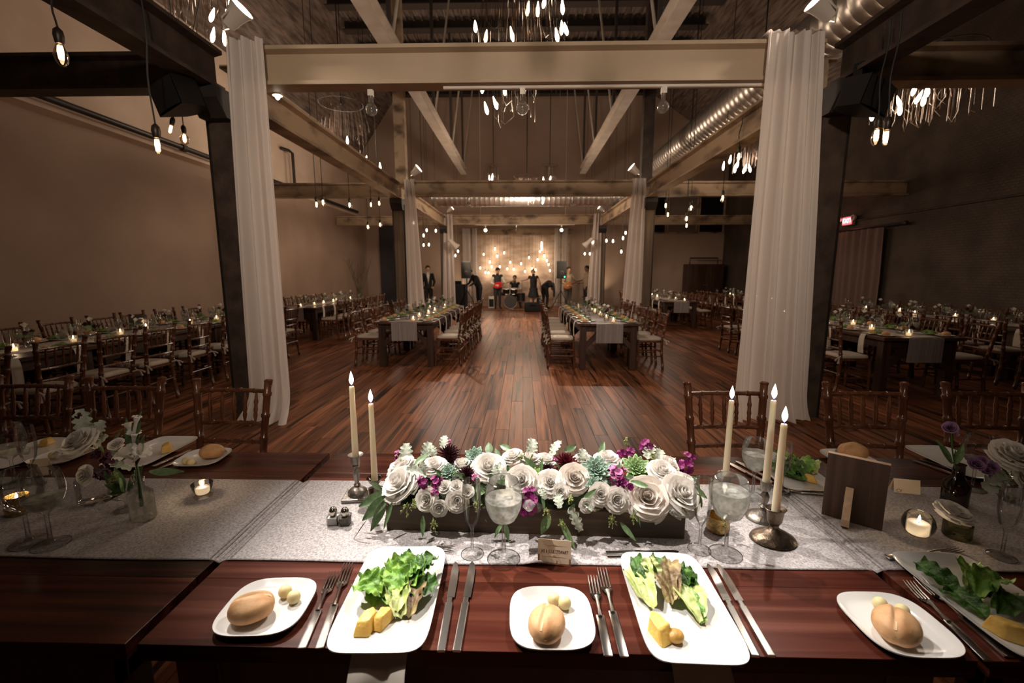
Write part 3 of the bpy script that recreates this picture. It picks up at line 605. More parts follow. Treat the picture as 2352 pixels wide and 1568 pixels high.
# tall dried branches in a jar by the plaster wall
t = thing('branch_arrangement', 'tall bare branches in a glass jar on the far table by the plaster wall', 'plant', (-5.0, 13.6, .775))
MB().lathe([(.07, 0), (.09, .02), (.09, .3), (.07, .33)], 16).out('jar', glass('jar_glass', (.9, .92, .9), .03, body=.03), t)
for k in range(9):
    r = random.Random(k); a = k*.7; m = MB(); top = Vector((.45*cos(a)*r.uniform(.3, 1), .3*sin(a), 1.15*r.uniform(.7, 1.1)))
    m.tube([(0, 0, .02), top*.4, top], .007, 5)
    for j in range(4): b = top*r.uniform(.4, .9); m.tube([b, b+Vector((r.uniform(-.15, .15), r.uniform(-.1, .1), .22))], .004, 4)
    m.out('branch', mat('branch_bark', (.10, .08, .05), .8) if k == 0 else bpy.data.materials['branch_bark'], t)
# ------------------------------------------------------------------ chiavari chairs
M['chair'] = wood('mahogany', (.06, .019, .009), (.115, .042, .02), (.17, .068, .034), 'z', .22, .8, .12, bump=.05)
M['cushion'] = cloth('ivory_cushion', (.62, .53, .44), transl=.05, weave=300, col2=(.56, .47, .39))
def rings(mb, p0, p1, fr, r, n=10, h=.012):
    p0 = Vector(p0); p1 = Vector(p1)
    for f in fr:
        c = p0.lerp(p1, f); d = (p1-p0).normalized()*h*.5; mb.tube([c-d, c-d*.5, c+d*.5, c+d], [r*.8, r*1.16, r*1.16, r*.8], n)
def rod(pts, r, fr, n=10):
    """turned rod: radius swells to a ring at the fractions fr"""
    pts = [Vector(p) for p in pts]; L = [0]
    for a, b in zip(pts, pts[1:]): L.append(L[-1]+(b-a).length)
    T = L[-1]; st = sorted(set([0, 1]+[max(0, min(1, f+d)) for f in fr for d in (-.014, -.009, -.002, .002, .009, .014)]+[i/6 for i in range(7)]))
    P = []; R = []
    for f in st:
        s = f*T; i = 0
        while i < len(L)-2 and s > L[i+1]: i += 1
        k = (s-L[i])/max(1e-6, L[i+1]-L[i]); P.append(pts[i].lerp(pts[i+1], k))
        near = min([abs(f-q) for q in fr] or [9]); R.append(r*(1.22 if .001 < near < .0095 else 1.0))
    return MB().tube(P, R, n)
def posts(s): return [(s*.185, .215, 0), (s*.183, .185, .25), (s*.182, .18, .45), (s*.19, .205, .62), (s*.212, .25, .935)]
def railpts(z, s=1.0):
    f = (z-.45)/.485; x = .182+.03*f; y = .18+.07*f
    return [(x*(-1+2*i/8), y+.018*sin(pi*i/8), z) for i in range(9)]
def cushion_mb():
    def fn(u, v):
        a = u*2*pi; c = abs(cos(a))**.35*(1 if cos(a) > 0 else -1); s = abs(sin(a))**.35*(1 if sin(a) > 0 else -1)
        w = .2-.012*(s+1)/2*1.0; k = [0.0, .55, .9, 1.0, 1.0, .95, .6, 0][min(7, int(v*7+.01))]; z = [.462, .462, .462, .472, .492, .506, .516, .519][min(7, int(v*7+.01))]
        return (c*w*k, s*.195*k-.005, z)
    return MB().surf(fn, 32, 7)
def chair(full=True):
    t = thing('chiavari_chair', 'chair', 'chair'); ch = M['chair']
    for s in (-1, 1):
        p = rod(posts(s), .0195, [.04, .26, .44, .56, .66, .80, .93], 10 if full else 6)
        if full: p.lathe([(.001, .922), (.02, .922), (.016, .93), (.021, .945), (.023, .957), (.016, .962), (.001, .963)], 12, Matrix.Translation((s*.003, .004, 0)) @ Matrix.Translation((s*.211, .249, -.01)) )
        p.out('back_post', ch, t)
        rod([(s*.2, -.215, 0), (s*.19, -.19, .45)], .0175, [.08, .3, .5, .72, .95], 10 if full else 6).out('front_leg', ch, t)
    MB().bbox((0, -.005, .448), (.405, .40, .026), .01).out('seat_frame', ch, t)
    if full:
        for z, nm in ((.885, 'top_rail'), (.70, 'middle_rail'), (.595, 'lower_rail')): rod(railpts(z), .0125, [.2, .4, .6, .8], 8).out(nm, ch, t)
        a, b = railpts(.885), railpts(.70)
        for k in range(5):
            f = (k+1)/6; i = f*8; A = Vector(a[int(i)]).lerp(Vector(a[min(8, int(i)+1)]), i % 1); B = Vector(b[int(i)]).lerp(Vector(b[min(8, int(i)+1)]), i % 1)
            pts = [A.lerp(B, j/12) for j in range(13)]; rr = [.005, .006, .0075, .009, .0125, .0095, .0098, .0125, .0095, .0115, .009, .0065, .005]
            MB().tube(pts, rr, 8).out('spindle', ch, t)
        for z in (.19, .29):
            rod([(-.19, -.2, z), (.19, -.2, z)], .0105, [.25, .5, .75], 8).out('stretcher', ch, t)
            for s in (-1, 1): rod([(s*.192, -.2, z+.02), (s*.184, .195, z+.02)], .0105, [.25, .5, .75], 8).out('stretcher', ch, t)
        rod([(-.184, .195, .27), (.184, .195, .27)], .0105, [.25, .5, .75], 8).out('stretcher', ch, t)
        for s in (-1, 1):
            m = MB().tube([(s*.17, .17, .49), (s*.205, .2, .50), (s*.2, .225, .48), (s*.165, .2, .47)], .008, 6)
            m.tube([(s*.2, .21, .485), (s*.225, .235, .46), (s*.235, .245, .41)], [.006, .008, .012], 6); m.tube([(s*.2, .21, .485), (s*.22, .26, .47), (s*.23, .285, .45)], [.006, .008, .011], 6)
            m.out('cushion_tie', M['cushion'], t)
    else:
        m = MB()
        for z in (.885, .70, .595): m.tube(railpts(z), .0125, 6)
        a, b = railpts(.885), railpts(.70)
        for k in range(5):
            f = (k+1)/6*8; A = Vector(a[int(f)]); B = Vector(b[int(f)]); m.tube([A, A.lerp(B, .5), B], [.006, .011, .006], 5)
        o = m.out('back_lattice', ch, t); o['kind'] = 'stuff'
        m = MB()
        for z in (.19, .29): m.tube([(-.19, -.2, z), (.19, -.2, z)], .0105, 5); m.tube([(-.192, -.2, z+.02), (-.184, .195, z+.02)], .0105, 5); m.tube([(.192, -.2, z+.02), (.184, .195, z+.02)], .0105, 5)
        o = m.out('stretchers', ch, t); o['kind'] = 'stuff'
    cushion_mb().out('cushion', M['cushion'], t, angle=1.2)
    return t
CH = Proto(lambda: chair(True)); CHF = Proto(lambda: chair(False))
def proj(p):
    d = Vector(p)-CAM; a = d.dot(_f)
    return (1176+1020*d.dot(_r)/a, 784-1020*d.dot(_u)/a) if a > .05 else (-9e9, 0)
def seen(p, m=60):
    x, y = proj(p); return -m < x < 2352+m and y < 1568+m

# ------------------------------------------------------------------ long guest tables with their settings
M['farm'] = wood('farm_table', (.035, .014, .008), (.065, .028, .016), (.10, .046, .026), 'y', .38, .9, .25)
M['farmleg'] = wood('farm_leg', (.03, .012, .007), (.05, .022, .013), (.075, .034, .02), 'z', .45, .9, .15)
M['runner'] = cloth('grey_runner', (.46, .41, .395), transl=.05, weave=420, col2=(.20, .17, .165))
M['linen'] = cloth('linen_napkin', (.82, .74, .65), transl=.15)
M['china'] = mat('white_china', (.76, .745, .72), .12, coat=.4)
M['glass'] = glass('clear_glass', (.97, .97, .96), .015, ior=1.5, body=.012)
M['glassfar'] = glass('table_glass', (.9, .9, .88), .06, ior=1.5, body=.10)
M['water'] = glass('iced_water', (.93, .93, .9), .05, frost=.6, fcol=(.86, .85, .80), ior=1.33)
M['wax'] = mat('ivory_wax', (.98, .83, .62), .45, sss=.6)
M['waxw'] = cloth('white_wax', (.93, .86, .75), transl=.6, rough=.5)
M['bread'] = mat('bread_crust', (.68, .39, .19), .6, col2=(.50, .245, .095), scale=26, bump=.15, bscale=60)
M['leafg'] = mat('lettuce', (.22, .36, .06), .45, col2=(.07, .17, .02), scale=18, sss=0)
M['gold'] = mat('gold_fruit', (.62, .42, .10), .5, col2=(.5, .3, .05), scale=25)
M['petal'] = cloth('white_petal', (.96, .92, .87), transl=.22, rough=.6)
M['plum'] = mat('plum_petal', (.09, .012, .035), .6, col2=(.045, .006, .02), scale=30)
M['eugreen'] = mat('grey_green_leaf', (.14, .20, .10), .5, col2=(.09, .14, .07), scale=12)
M['flame'] = emit('flame', (1, .86, .62), 45, False)
M['votglow'] = glass('votive_glass', (1, .93, .82), .1, frost=.16, fcol=(.95, .85, .7), body=.03)
GOB = [(.036, 0), (.036, .002), (.012, .006), (.0048, .015), (.0042, .075), (.007, .082), (.028, .098), (.039, .122), (.0415, .145), (.038, .170), (.034, .186)]
FLU = [(.032, 0), (.032, .002), (.01, .006), (.0045, .013), (.004, .075), (.008, .085), (.019, .105), (.025, .14), (.0265, .17), (.025, .2), (.0235, .222)]
def rim(mb, r, z, n=24, w=.0008): mb.tube([(r*cos(2*pi*i/n), r*sin(2*pi*i/n), z) for i in range(n+1)], w, 4, caps=False)
def goblet_far():
    t = MB().lathe(GOB, 12).out('water_goblet', M['glassfar']); tag(t, 'goblet', 'glass')
    MB().lathe([(.007, .084), (.027, .099), (.0375, .122), (.039, .142), (.001, .142)], 12).out('water', M['water'], t); return t
def flute_far(): t = MB().lathe(FLU, 12).out('champagne_flute', M['glassfar']); return tag(t, 'flute', 'glass')
def votive_far():
    t = thing('votive_candle', 'votive', 'candle'); m = MB(); m.capl = True
    m.lathe([(.028, 0), (.036, .01), (.04, .075)], 14).out('glass_cup', M['votglow'], t)
    m = MB(); m.capl = True; m.lathe([(.028, .006), (.028, .04), (.001, .041)], 12).out('wax', M['waxw'], t)
    MB().lathe([(.001, .042), (.007, .052), (.006, .062), (.001, .08)], 8).out('flame', M['flame'], t); return t
def vase_far(seed):
    r = random.Random(seed); t = thing('flower_jar', 'jar', 'flowers'); m = MB(); m.capl = True
    m.lathe([(.035, 0), (.042, .02), (.042, .08), (.026, .1), (.03, .115)], 14).out('jar', M['glassfar'], t)
    pos = [(-.04, 0, .17), (.04, .02, .15), (0, -.03, .2), (.01, .05, .18), (-.05, .05, .13)]
    for k in range(r.choice((3, 4))):
        c = Vector(pos[k])+Vector((r.uniform(-.02, .02), r.uniform(-.02, .02), r.uniform(-.02, .03))); R = r.uniform(.028, .042); mm = MB()
        for q in range(9):
            a = q*2.4; f = (q+1)/9
            mm.surf(lambda u, v: (R*f*(.3+.7*v)*cos(a+(u-.5)*2.2), R*f*(.3+.7*v)*sin(a+(u-.5)*2.2), R*(v**.6)*1.1*(1.15-.6*f)+.006*sin(u*9)), 4, 3, Matrix.Translation(c))
        mm.out('bloom', M['petal'] if r.random() < .65 else M['plum'], t, angle=2)
    for k in range(6):
        a = k*1.05+seed; c = Vector((.05*cos(a), .05*sin(a), .11)); e = c+Vector((.07*cos(a), .07*sin(a), r.uniform(-.03, .09)))
        w = Vector((-sin(a), cos(a), 0))
        MB().surf(lambda u, v: c.lerp(e, v)+w*(u-.5)*.05*sin(pi*(.08+.9*v))+Vector((0, 0, .015*sin(pi*v)-.01*abs(u-.5))), 2, 5).out('leaf', M['eugreen'], t)
    return t
def rrect(a, b, e, n): # superellipse outline
    o = []
    for i in range(n):
        t = 2*pi*i/n; c, s = cos(t), sin(t); o.append((a*abs(c)**(2/e)*(1 if c >= 0 else -1), b*abs(s)**(2/e)*(1 if s >= 0 else -1)))
    return o
def plate_mb(a, b, e, h=.018, n=40):
    out = rrect(1, 1, e, n); lv = [(.0, .004), (.45, .0042), (.72, .0055), (.86, .009), (.97, h-.001), (1.0, h), (1.0, h-.003), (.95, h-.006), (.8, .003), (.66, 0), (.62, .0004), (.0, .0012)]
    def fn(u, v):
        i = min(len(lv)-1, int(round(v*(len(lv)-1)))); k, z = lv[i]; x, y = out[int(round(u*n)) % n]
        return (x*a*k, y*b*k, z)
    return MB().surf(fn, n, len(lv)-1)
def plate_far(): return tag(plate_mb(.095, .165, 5, n=24).out('dinner_plate', M['china'], angle=1), 'plate', 'plate')
def bplate_far(): return tag(plate_mb(.085, .085, 3.2, n=20).out('bread_plate', M['china'], angle=1), 'plate', 'plate')
def bun_mb(a=.047, b=.041, h=.031, nu=28, nv=14, seam=1.0):
    def fn(u, v):
        th = u*2*pi; ph = v*pi; x = -cos(ph); rr = sin(ph)**.8; y = rr*cos(th); z = rr*sin(th)
        g = seam*(.20*exp(-((y-.10)/.10)**2)-.07*exp(-((y-.34)/.14)**2)-.05*exp(-((y+.16)/.14)**2))*(1-x*x*.9) if z > 0 else 0
        z = z*(1-g) if z > 0 else z*.82
        return (a*x*1.0, b*y*(1+.05*x), h*(z+.80)+.001*sin(5*th+3*x))
    return MB().surf(fn, nu, nv)
def bun_far(): return tag(bun_mb(nu=14, nv=8).out('bread_roll', M['bread'], angle=3), 'roll', 'bread')
def salad_far():
    t = thing('salad', 'salad', 'salad')
    for k in range(4):
        r = random.Random(k); a = k*1.5; m = MB()
        m.surf(lambda u, v: ((u-.5)*.09*(.4+sin(pi*v)), (v-.5)*.13, .012+.03*sin(pi*v)*(1-2*abs(u-.5))+.008*sin(u*14+v*11)), 6, 8, Matrix.Rotation(a, 4, 'Z') @ Matrix.Translation((0, .02, .004*k)))
        m.out('lettuce_leaf', M['leafg'], t, angle=3)
    for k in range(2): MB().ball((.03-.05*k, -.075, .02), .022, 6, sc=(1, 1.3, .8)).out('fruit_wedge', M['gold'], t)
    return t
def napkin_far():
    def fn(u, v):
        x = -.10+.2*v if v < .5 else 0
        w = .042+.016*max(0, v-.5)
        if v < .5: return ((u-.5)*2*w, -.10+.2*v, .004)
        k = (v-.5)*2; return ((u-.5)*2*w, .004+.012*sin(min(1, k*5)*pi/2)+.01*sin(k*3), .004-.25*k)
    return tag(MB().surf(fn, 3, 16).out('napkin', M['linen'], angle=1, thick=.003), 'napkin', 'napkin')
def farm_table():
    t = thing('farm_table', 'table', 'table')
    for k in range(5): MB().bbox((-.4+.2*k, 0, .74), (.196, 1.826, .04), .004).out('plank', M['farm'], t, smooth=False)
    for x in (-.4, .4):
        for y in (-.8, .8):
            MB().bbox((x, y, .36), (.1, .1, .72), .006).out('leg', M['farmleg'], t, smooth=False)
            s = -1 if x > 0 else 1
            MB().add([(x+s*.05, y-.035, .34), (x+s*.05, y+.035, .34), (x+s*.05, y+.035, .44), (x+s*.05, y-.035, .44), (x+s*.33, y-.035, .62), (x+s*.33, y+.035, .62), (x+s*.33, y+.035, .72), (x+s*.33, y-.035, .72)], [[0, 1, 2, 3], [4, 7, 6, 5], [0, 4, 5, 1], [1, 5, 6, 2], [2, 6, 7, 3], [3, 7, 4, 0]]).out('brace', M['farmleg'], t, smooth=False)
    for x in (-.43, .43): MB().box((x, 0, .67), (.03, 1.5, .1)).out('apron', M['farmleg'], t, smooth=False)
    for y in (-.81, .81): MB().box((0, y, .67), (.7, .03, .1)).out('apron', M['farmleg'], t, smooth=False)
    return t
P = {k: Proto(f) for k, f in dict(table=farm_table, goblet=goblet_far, flute=flute_far, votive=votive_far, plate=plate_far, bplate=bplate_far, bun=bun_far, salad=salad_far, napkin=napkin_far).items()}
VASE = [Proto(lambda s=s: vase_far(s)) for s in range(4)]
TOP = .7605
def row(where, cx, y0, n, sides, full, seed, first=0):
    """n tables end to end; each side has three settings per table"""
    r = random.Random(seed); hw = .5; y1 = y0+1.84*n
    for k in range(n): P['table']((cx, y0+.92+1.84*k, 0), 0, f"dark farm table, {ORD[k]} from near end of the {where}", 'guest tables')
    def fn(u, v):
        L = y1-y0+.31; s = v*L
        if s < .31: return (cx+(u-.5)*.42, y0-.008-.006*sin(u*9), TOP+.002-(.31-s))
        return (cx+(u-.5)*.42, y0-.008+(s-.31), TOP+.003+.0015*sin(s*3))
    tag(MB().surf(fn, 4, int(20*n)).out('table_runner', M['runner'], angle=.9, thick=.002), f'grey woven runner along the {where}', 'table runner')
    ns = 3*n
    for s in (-1, 1):
        sd = 'plaster side' if s < 0 else 'brick side'
        for i in range(ns):
            y = y0+.34+i*.6+(.02 if i % 3 else 0); e = cx+s*hw
            near = f"{ORD[i]} from near end, {sd}, {where}"
            c = (e+s*(.20+r.uniform(-.02, .03)), y+r.uniform(-.03, .03), 0)
            if seen(c, 120): (CH if full else CHF)(c, -s*pi/2+r.uniform(-.05, .05), f"dark chiavari chair, {near}", 'guest chairs')
            if not seen((e, y, .8)): continue
            q = (cx+s*.30, y+.0, TOP)
            if full:
                P['plate']((cx+s*.32, y, TOP), pi/2, f"white rectangular plate, {near}", 'guest plates')
                P['salad']((cx+s*.32, y, TOP+.006), s*pi/2, f"green salad on its plate, {near}", 'guest salads')
                P['bplate']((cx+s*.36, y-.19, TOP), .1, f"small bread plate, {near}", 'guest bread plates')
                P['bun']((cx+s*.37, y-.19, TOP+.0055), r.uniform(0, 3), f"bread roll on its plate, {near}", 'guest rolls')
            if full or s == (-1 if cx > 0 else 1) or i < 3:
                P['napkin']((e+s*.002, y, TOP+(.0 if not full else .0)), s*-pi/2, f"cream napkin over the edge, {near}", 'guest napkins')
            P['goblet']((cx+s*.235, y+.10, TOP), 0, f"stemmed water goblet, {near}", 'guest goblets')
            P['flute']((cx+s*.24, y+.20, TOP), 0, f"slim stemmed flute, {near}", 'guest flutes')
    for i in range(n*3):
        y = y0+.14+i*.6; 
        if not seen((cx, y, .8)): continue
        w = f"{ORD[i]} from near end of the {where}"
        vx = cx+r.choice((-.1, .08, .12)); P['votive']((vx, y, TOP+.005), 0, f"glowing votive candle, {w}", 'guest votives')
        lamp('votive_light', 'POINT', (vx, y, TOP+.12), .3, (1, .72, .45), size=.03); lamp('votive_wax_fill', 'POINT', (vx, y, TOP+.026), .10, (1, .78, .5), size=.006)  # the second lamp is added inside the wax to make it glow
        VASE[(i+seed) % 4]((cx+r.uniform(-.06, .06), y+.26, TOP+.005), r.uniform(0, 6), f"little jar of flowers, {w}", 'guest flowers')
row('left aisle row', -1.92, 7.12, 2, 0, True, 1)
row('right aisle row', 1.37, 6.95, 2, 0, True, 2)
row('near plaster wall row', -5.2, 2.95, 3, 0, True, 3)
row('far plaster wall row', -5.2, 10.0, 2, 0, False, 4)
row('near brick wall row', 4.95, 5.5, 2, 0, True, 5)
row('shadowed brick wall row', 7.5, 4.8, 3, 0, False, 6)
row('far row beyond right curtain', 4.4, 12.4, 2, 0, False, 7)
row('wardrobe corner row', 7.3, 12.9, 2, 0, False, 8)
# table numbers
M['board'] = mat('chalkboard', (.035, .022, .018), .7)
M['chalk'] = mat('chalk_white', (.6, .55, .48), .8)
for s, px, py, y, lab in (('13', 318, 742, 6.05, 'wooden table sign reading 13 on the near row by the plaster wall'), ('8', 2178, 714, 8.3, 'small dark table sign reading 8 on the shadowed row')):
    p = aty(px, py, y); rz = atan2(-(p.x-0), p.y)
    t = thing('table_number', lab, 'sign', (p.x, p.y, TOP+.004), rz); MB().bbox((0, 0, .1), (.2 if s == '13' else .13, .022, .2), .004).out('board', M['board'], t, smooth=False)
    MB().bbox((0, .04, .03), (.03, .08, .06), .004).out('foot', M['board'], t, smooth=False)
    text(s, .15, M['chalk'], t, (0, -.0125, .105), (pi/2, 0, 0), 'numeral')
# chairs on the far side of our own table
for k, px in enumerate((531, 280, 55)):
    p = aty(px, 890, 2.43); CH((p.x, 2.18+.03*k, 0), random.uniform(-.04, .04), f"dark chiavari chair across our table, {ORD[k]} from the pooled curtain toward the plaster wall", 'chairs at our table')
for k, px in enumerate((1668, 1991, 2270)):
    p = aty(px, 890, 2.43); CH((p.x, 2.18+.01*k, 0), random.uniform(-.04, .04), f"dark chiavari chair across our table, {ORD[k]} behind the taper candles toward the brick wall", 'chairs at our table')
# ------------------------------------------------------------------ our head table: three farm tables side by side
TZ = .765; RZ = TZ+.003
M['ourwood'] = wood('red_brown_table', (.032, .008, .005), (.07, .0165, .0095), (.12, .034, .019), 'x', .22, .75, .22, .12, streak=(.02, .007, .004), bump=.10)
for nm, x0, x1, lab in (('left', -2.67, -.848, 'red brown head table with the white flower jars'), ('mid', -.822, .935, 'red brown head table under the long flower box'), ('right', .962, 2.78, 'dark head table under the wooden menu board')):
    t = thing('head_table', lab, 'table', ((x0+x1)/2, 1.33, 0)); w = x1-x0
    ys = [.82, 1.03, 1.235, 1.44, 1.645, 1.84]
    for a, b in zip(ys, ys[1:]): MB().bbox((0, (a+b)/2-1.33, TZ-.02), (w, b-a-.0005, .04), .0012).out('plank', M['ourwood'], t, smooth=False)
    for y in (-.47, .47): MB().box((0, y, TZ-.09), (w-.12, .03, .1)).out('apron', M['farmleg'], t, smooth=False)
    for sx in (-1, 1):
        MB().box((sx*(w/2-.075), 0, TZ-.09), (.03, .9, .1)).out('apron', M['farmleg'], t, smooth=False)
        for y in (-.44, .44): MB().bbox((sx*(w/2-.11), y, .36), (.1, .1, .72), .006).out('leg', M['farmleg'], t, smooth=False)
M['bigrunner'] = cloth('grey_woven_runner', (.60, .56, .56), transl=.03, weave=330, col2=(.265, .24, .24))
M['hem'] = cloth('runner_hem', (.42, .375, .37), transl=.03, weave=330, col2=(.17, .15, .145))
def runner(x0, x1, label, dip0, dip1, bumpx=None, y0=1.098, y1=1.575):
    def fn(u, v):
        x = x0+(x1-x0)*u; z = RZ+.0006*sin(x*31)*sin(v*9)
        y = y0+(y1-y0)*v+.003*sin(x*7)*(1-v)
        for dp, xe in ((dip0, x0), (dip1, x1)):
            if dp: z -= .012*max(0, 1-abs(x-xe)/.022)
        if bumpx is not None:
            g = exp(-((x-bumpx)/.035)**2)*max(0, 1-v/.10); z += .011*g; y -= .004*g
        return (x, y, z)
    t = MB().surf(fn, 110, 30).out('runner', M['bigrunner'], angle=1.2, thick=.0015); tag(t, label, 'table runner')
    for xe, d in ((x0, 1), (x1, -1)):
        for k in range(3): MB().surf(lambda u, v: (xe+d*(.006+.011*k+.0055*u), y0+.001+(y1-y0-.002)*v, fn(min(1, max(0, ((xe+d*(.006+.011*k))-x0)/(x1-x0))), v)[2]+.0009), 1, 26).out('hem', M['hem'], t)
    MB().surf(lambda u, v: (x0+(x1-x0)*u, fn(u, 0)[1]+.001+.005*v, fn(u, .0)[2]+.0009), 110, 1).out('hem', M['hem'], t)
runner(-2.62, -.832, 'grey woven runner under the white flower jars', 0, 1)
runner(-.838, .952, 'grey woven runner under the long flower box', 1, 1, .05)
runner(.944, 2.75, 'grey woven runner under the wooden menu board', 1, 0)

# ------------------------------------------------------------------ cutlery, plates, rolls, butter, napkins
M['cutlery'] = mat('polished_steel', (.70, .66, .62), .17, 1.0)
def flat(o, y0, y1, w0, w1, z0, z1, th=.0022, n=8):
    def r(u, v):
        i = int(round(u*4)) % 4; w = w0+(w1-w0)*v; x = (-w, w, w, -w)[i]; z = z0+(z1-z0)*v+(0, 0, th, th)[i]
        return (x, y0+(y1-y0)*v, z)
    return o.surf(r, 4, n)
def fork(L):
    m = MB(); k = L/.24
    m.bbox((0, .055*k, .004), (.0185, .11*k, .0035), .0012); m.tube([(0, .105*k, .004), (0, .13*k, .0055), (0, .155*k, .008), (0, .165*k, .0065)], [.006, .0035, .0045, .007], 8)
    def head(u, v):
        w = .0055+.0075*min(1, v*2.2); return ((u-.5)*2*w, (.158+.026*v)*k, .0075-.0045*v-.0015*cos((u-.5)*3))
    m.surf(head, 6, 6)
    for i in range(4):
        x = -.0108+.0072*i; m.tube([(x, .18*k, .003), (x*1.02, .205*k, .0035), (x*1.04, .225*k, .006), (x*1.04, .24*k, .009)], [.0022, .0021, .0018, .0008], 6)
    o = m.out('fork', M['cutlery']); return tag(o, 'fork', 'fork')
def knife(L):
    k = L/.295; m = MB()
    m.bbox((0, .07*k, .0045), (.0175, .14*k, .006), .002); m.bbox((0, .147*k, .0045), (.0125, .022*k, .006), .002)
    bl = [(-.0085, .158*k), (.0105, .158*k), (.0115, .22*k), (.0105, .26*k), (.004, .288*k), (-.002, .295*k), (-.0065, .285*k), (-.0085, .26*k)]
    m.prism(bl, .0032, .0048); o = m.out('knife', M['cutlery'], smooth=False); return tag(o, 'knife', 'knife')
def lay(fn, p0, p1, label, group='cutlery on the head table', z=TZ+.0005):
    p0, p1 = at(*p0, z), at(*p1, z); d = p1-p0; o = fn(d.length); o.location = (p0.x, p0.y, z); o.rotation_euler = (0, 0, atan2(-d.x, d.y)); o['label'] = label; o['group'] = group; return o
lay(fork, (693, 1492), (768, 1318), 'shorter steel fork beside the front bread plate with two butter balls')
lay(fork, (734, 1492), (801, 1298), 'longer steel fork beside the leafy green salad plate')
lay(knife, (1013, 1500), (1048, 1292), 'steel knife lying nearest the leafy green salad plate')
lay(knife, (1049, 1500), (1086, 1292), 'steel knife between the leafy salad plate and round roll plate')
lay(fork, (1397, 1510), (1360, 1328), 'shorter steel fork beside the round roll plate')
lay(fork, (1434, 1512), (1381, 1310), 'longer steel fork beside the dark romaine salad plate')
lay(knife, (1735, 1512), (1626, 1297), 'steel knife lying nearest the dark romaine salad plate')
lay(knife, (1772, 1512), (1648, 1297), 'outer steel knife beside the dark romaine salad plate')
lay(fork, (2270, 1522), (2085, 1340), 'shorter steel fork beside the shadowed end bread plate')
lay(fork, (2318, 1512), (2108, 1332), 'longer steel fork beside the shadowed end salad plate')
lay(fork, (2036, 1282), (2205, 1266), 'dessert fork lying across the runner behind the shadowed salad plate', z=RZ+.0025)
lay(fork, (905, 1262), (1046, 1262), 'dessert fork lying across the runner behind the leafy salad', z=RZ+.0025)
lay(knife, (1392, 1274), (1560, 1270), 'dessert knife lying across the runner behind the romaine plate', z=RZ+.0025)
lay(knife, (352, 1074), (440, 1034), 'knife beside the small bread plate on the far left edge')
lay(fork, (368, 1078), (452, 1040), 'fork beside the small bread plate on the far left edge')
lay(knife, (2190, 1092), (2096, 1058), 'outer knife across the dark table end beyond the amber bottle')
lay(knife, (2215, 1088), (2112, 1056), 'inner knife across the dark table end beyond the amber bottle')
lay(knife, (1800, 1120), (1690, 1060), 'outer knife behind the three taper candles')
lay(knife, (1775, 1120), (1668, 1062), 'inner knife behind the three taper candles')
lay(fork, (1890, 1135), (1775, 1128), 'fork on the runner edge below the far salad plate', z=RZ+.0025)

def plate(cx, cyy, a, b, e, rz, name, label, h=.018, z=TZ):
    o = plate_mb(a, b, e, h, 64).out(name, M['china'], angle=1.0, loc=(cx, cyy, z+.0003), rot=(0, 0, rz)); return tag(o, label, 'plate', 'white plates on the head table')
def pl(c, a, b, e, rz, name, label, h=.018, z=TZ): p = at(*c, z+h*.7); return plate(p.x, p.y, a, b, e, rz, name, label, h, z)
pl((615, 1392), .096, .092, 3.4, .05, 'bread_plate', 'rounded white bread plate with two butter balls, nearest the table joint')
pl((1266, 1417), .094, .094, 3.4, .02, 'bread_plate', 'rounded white bread plate with the round roll, centre of the front edge')
pl((2058, 1432), .094, .094, 3.4, .0, 'bread_plate', 'rounded white bread plate with a roll by the dark table end')
pl((905, 1362), .108, .178, 6.5, .03, 'dinner_plate', 'white rectangular plate holding leafy green salad', .02)
pl((1552, 1380), .106, .178, 6.5, -.02, 'dinner_plate', 'white rectangular plate holding dark romaine and yellow wedge', .02)
pl((2270, 1378), .108, .178, 6.5, -.02, 'dinner_plate', 'white rectangular plate with salad on the shadowed table end', .02)
pl((467, 1050), .092, .092, 3.4, .1, 'bread_plate', 'small white bread plate at the far edge beside the empty chair')
pl((140, 1047), .09, .09, 3.4, .0, 'bread_plate', 'white bread plate half hidden behind the big white rose')
pl((350, 1036), .10, .17, 6.5, .0, 'dinner_plate', 'white rectangular plate with yellow wedge behind the white freesia')
pl((60, 1040), .10, .17, 6.5, .0, 'dinner_plate', 'white rectangular plate behind the goblets, plaster wall end')
pl((1810, 1080), .10, .172, 6.5, -.04, 'dinner_plate', 'white rectangular plate with lettuce behind the taper candles')
pl((1950, 1052), .09, .09, 3.4, .0, 'bread_plate', 'white bread plate hidden behind the wooden menu board')
pl((2200, 1060), .10, .165, 6.5, .0, 'dinner_plate', 'white rectangular plate beyond the dark amber bottle')
M['butter'] = mat('butter', (.80, .68, .36), .45, sss=.2)
M['crumb'] = mat('bread_crumb', (.76, .50, .28), .7)
def roll(c, label, rz=0, sc=1.0, z=TZ+.005, tilt=0):
    p = at(*c, z); o = bun_mb(nu=44, nv=26).out('bread_roll', M['bread'], angle=3, loc=(p.x, p.y, z), rot=(tilt, 0, rz)); o.scale = (sc,)*3
    m = MB(); m.surf(lambda u, v: (lambda th, ph: (lambda x, rr: (.047*x, .041*rr*cos(th)*(1+.05*x), .031*(rr*sin(th)*(1-(.20*exp(-((rr*cos(th)-.10)/.10)**2)-.07*exp(-((rr*cos(th)-.34)/.14)**2))*(1-x*x*.9))+.80)+.0007))(-cos(ph), sin(ph)**.8))((.205+.038*u)*2*pi, (.16+.68*v)*pi), 4, 20); m.out('split', M['crumb'], o, angle=3)
    return tag(o, label, 'bread roll', 'rolls on the head table')
roll((580, 1418), 'split oval bread roll beside two butter balls', .35, 1.0)
roll((1255, 1455), 'round bread roll on the centre bread plate', 1.3, .98)
roll((2055, 1462), 'bread roll on the shadowed end plate', .9, 1.05)
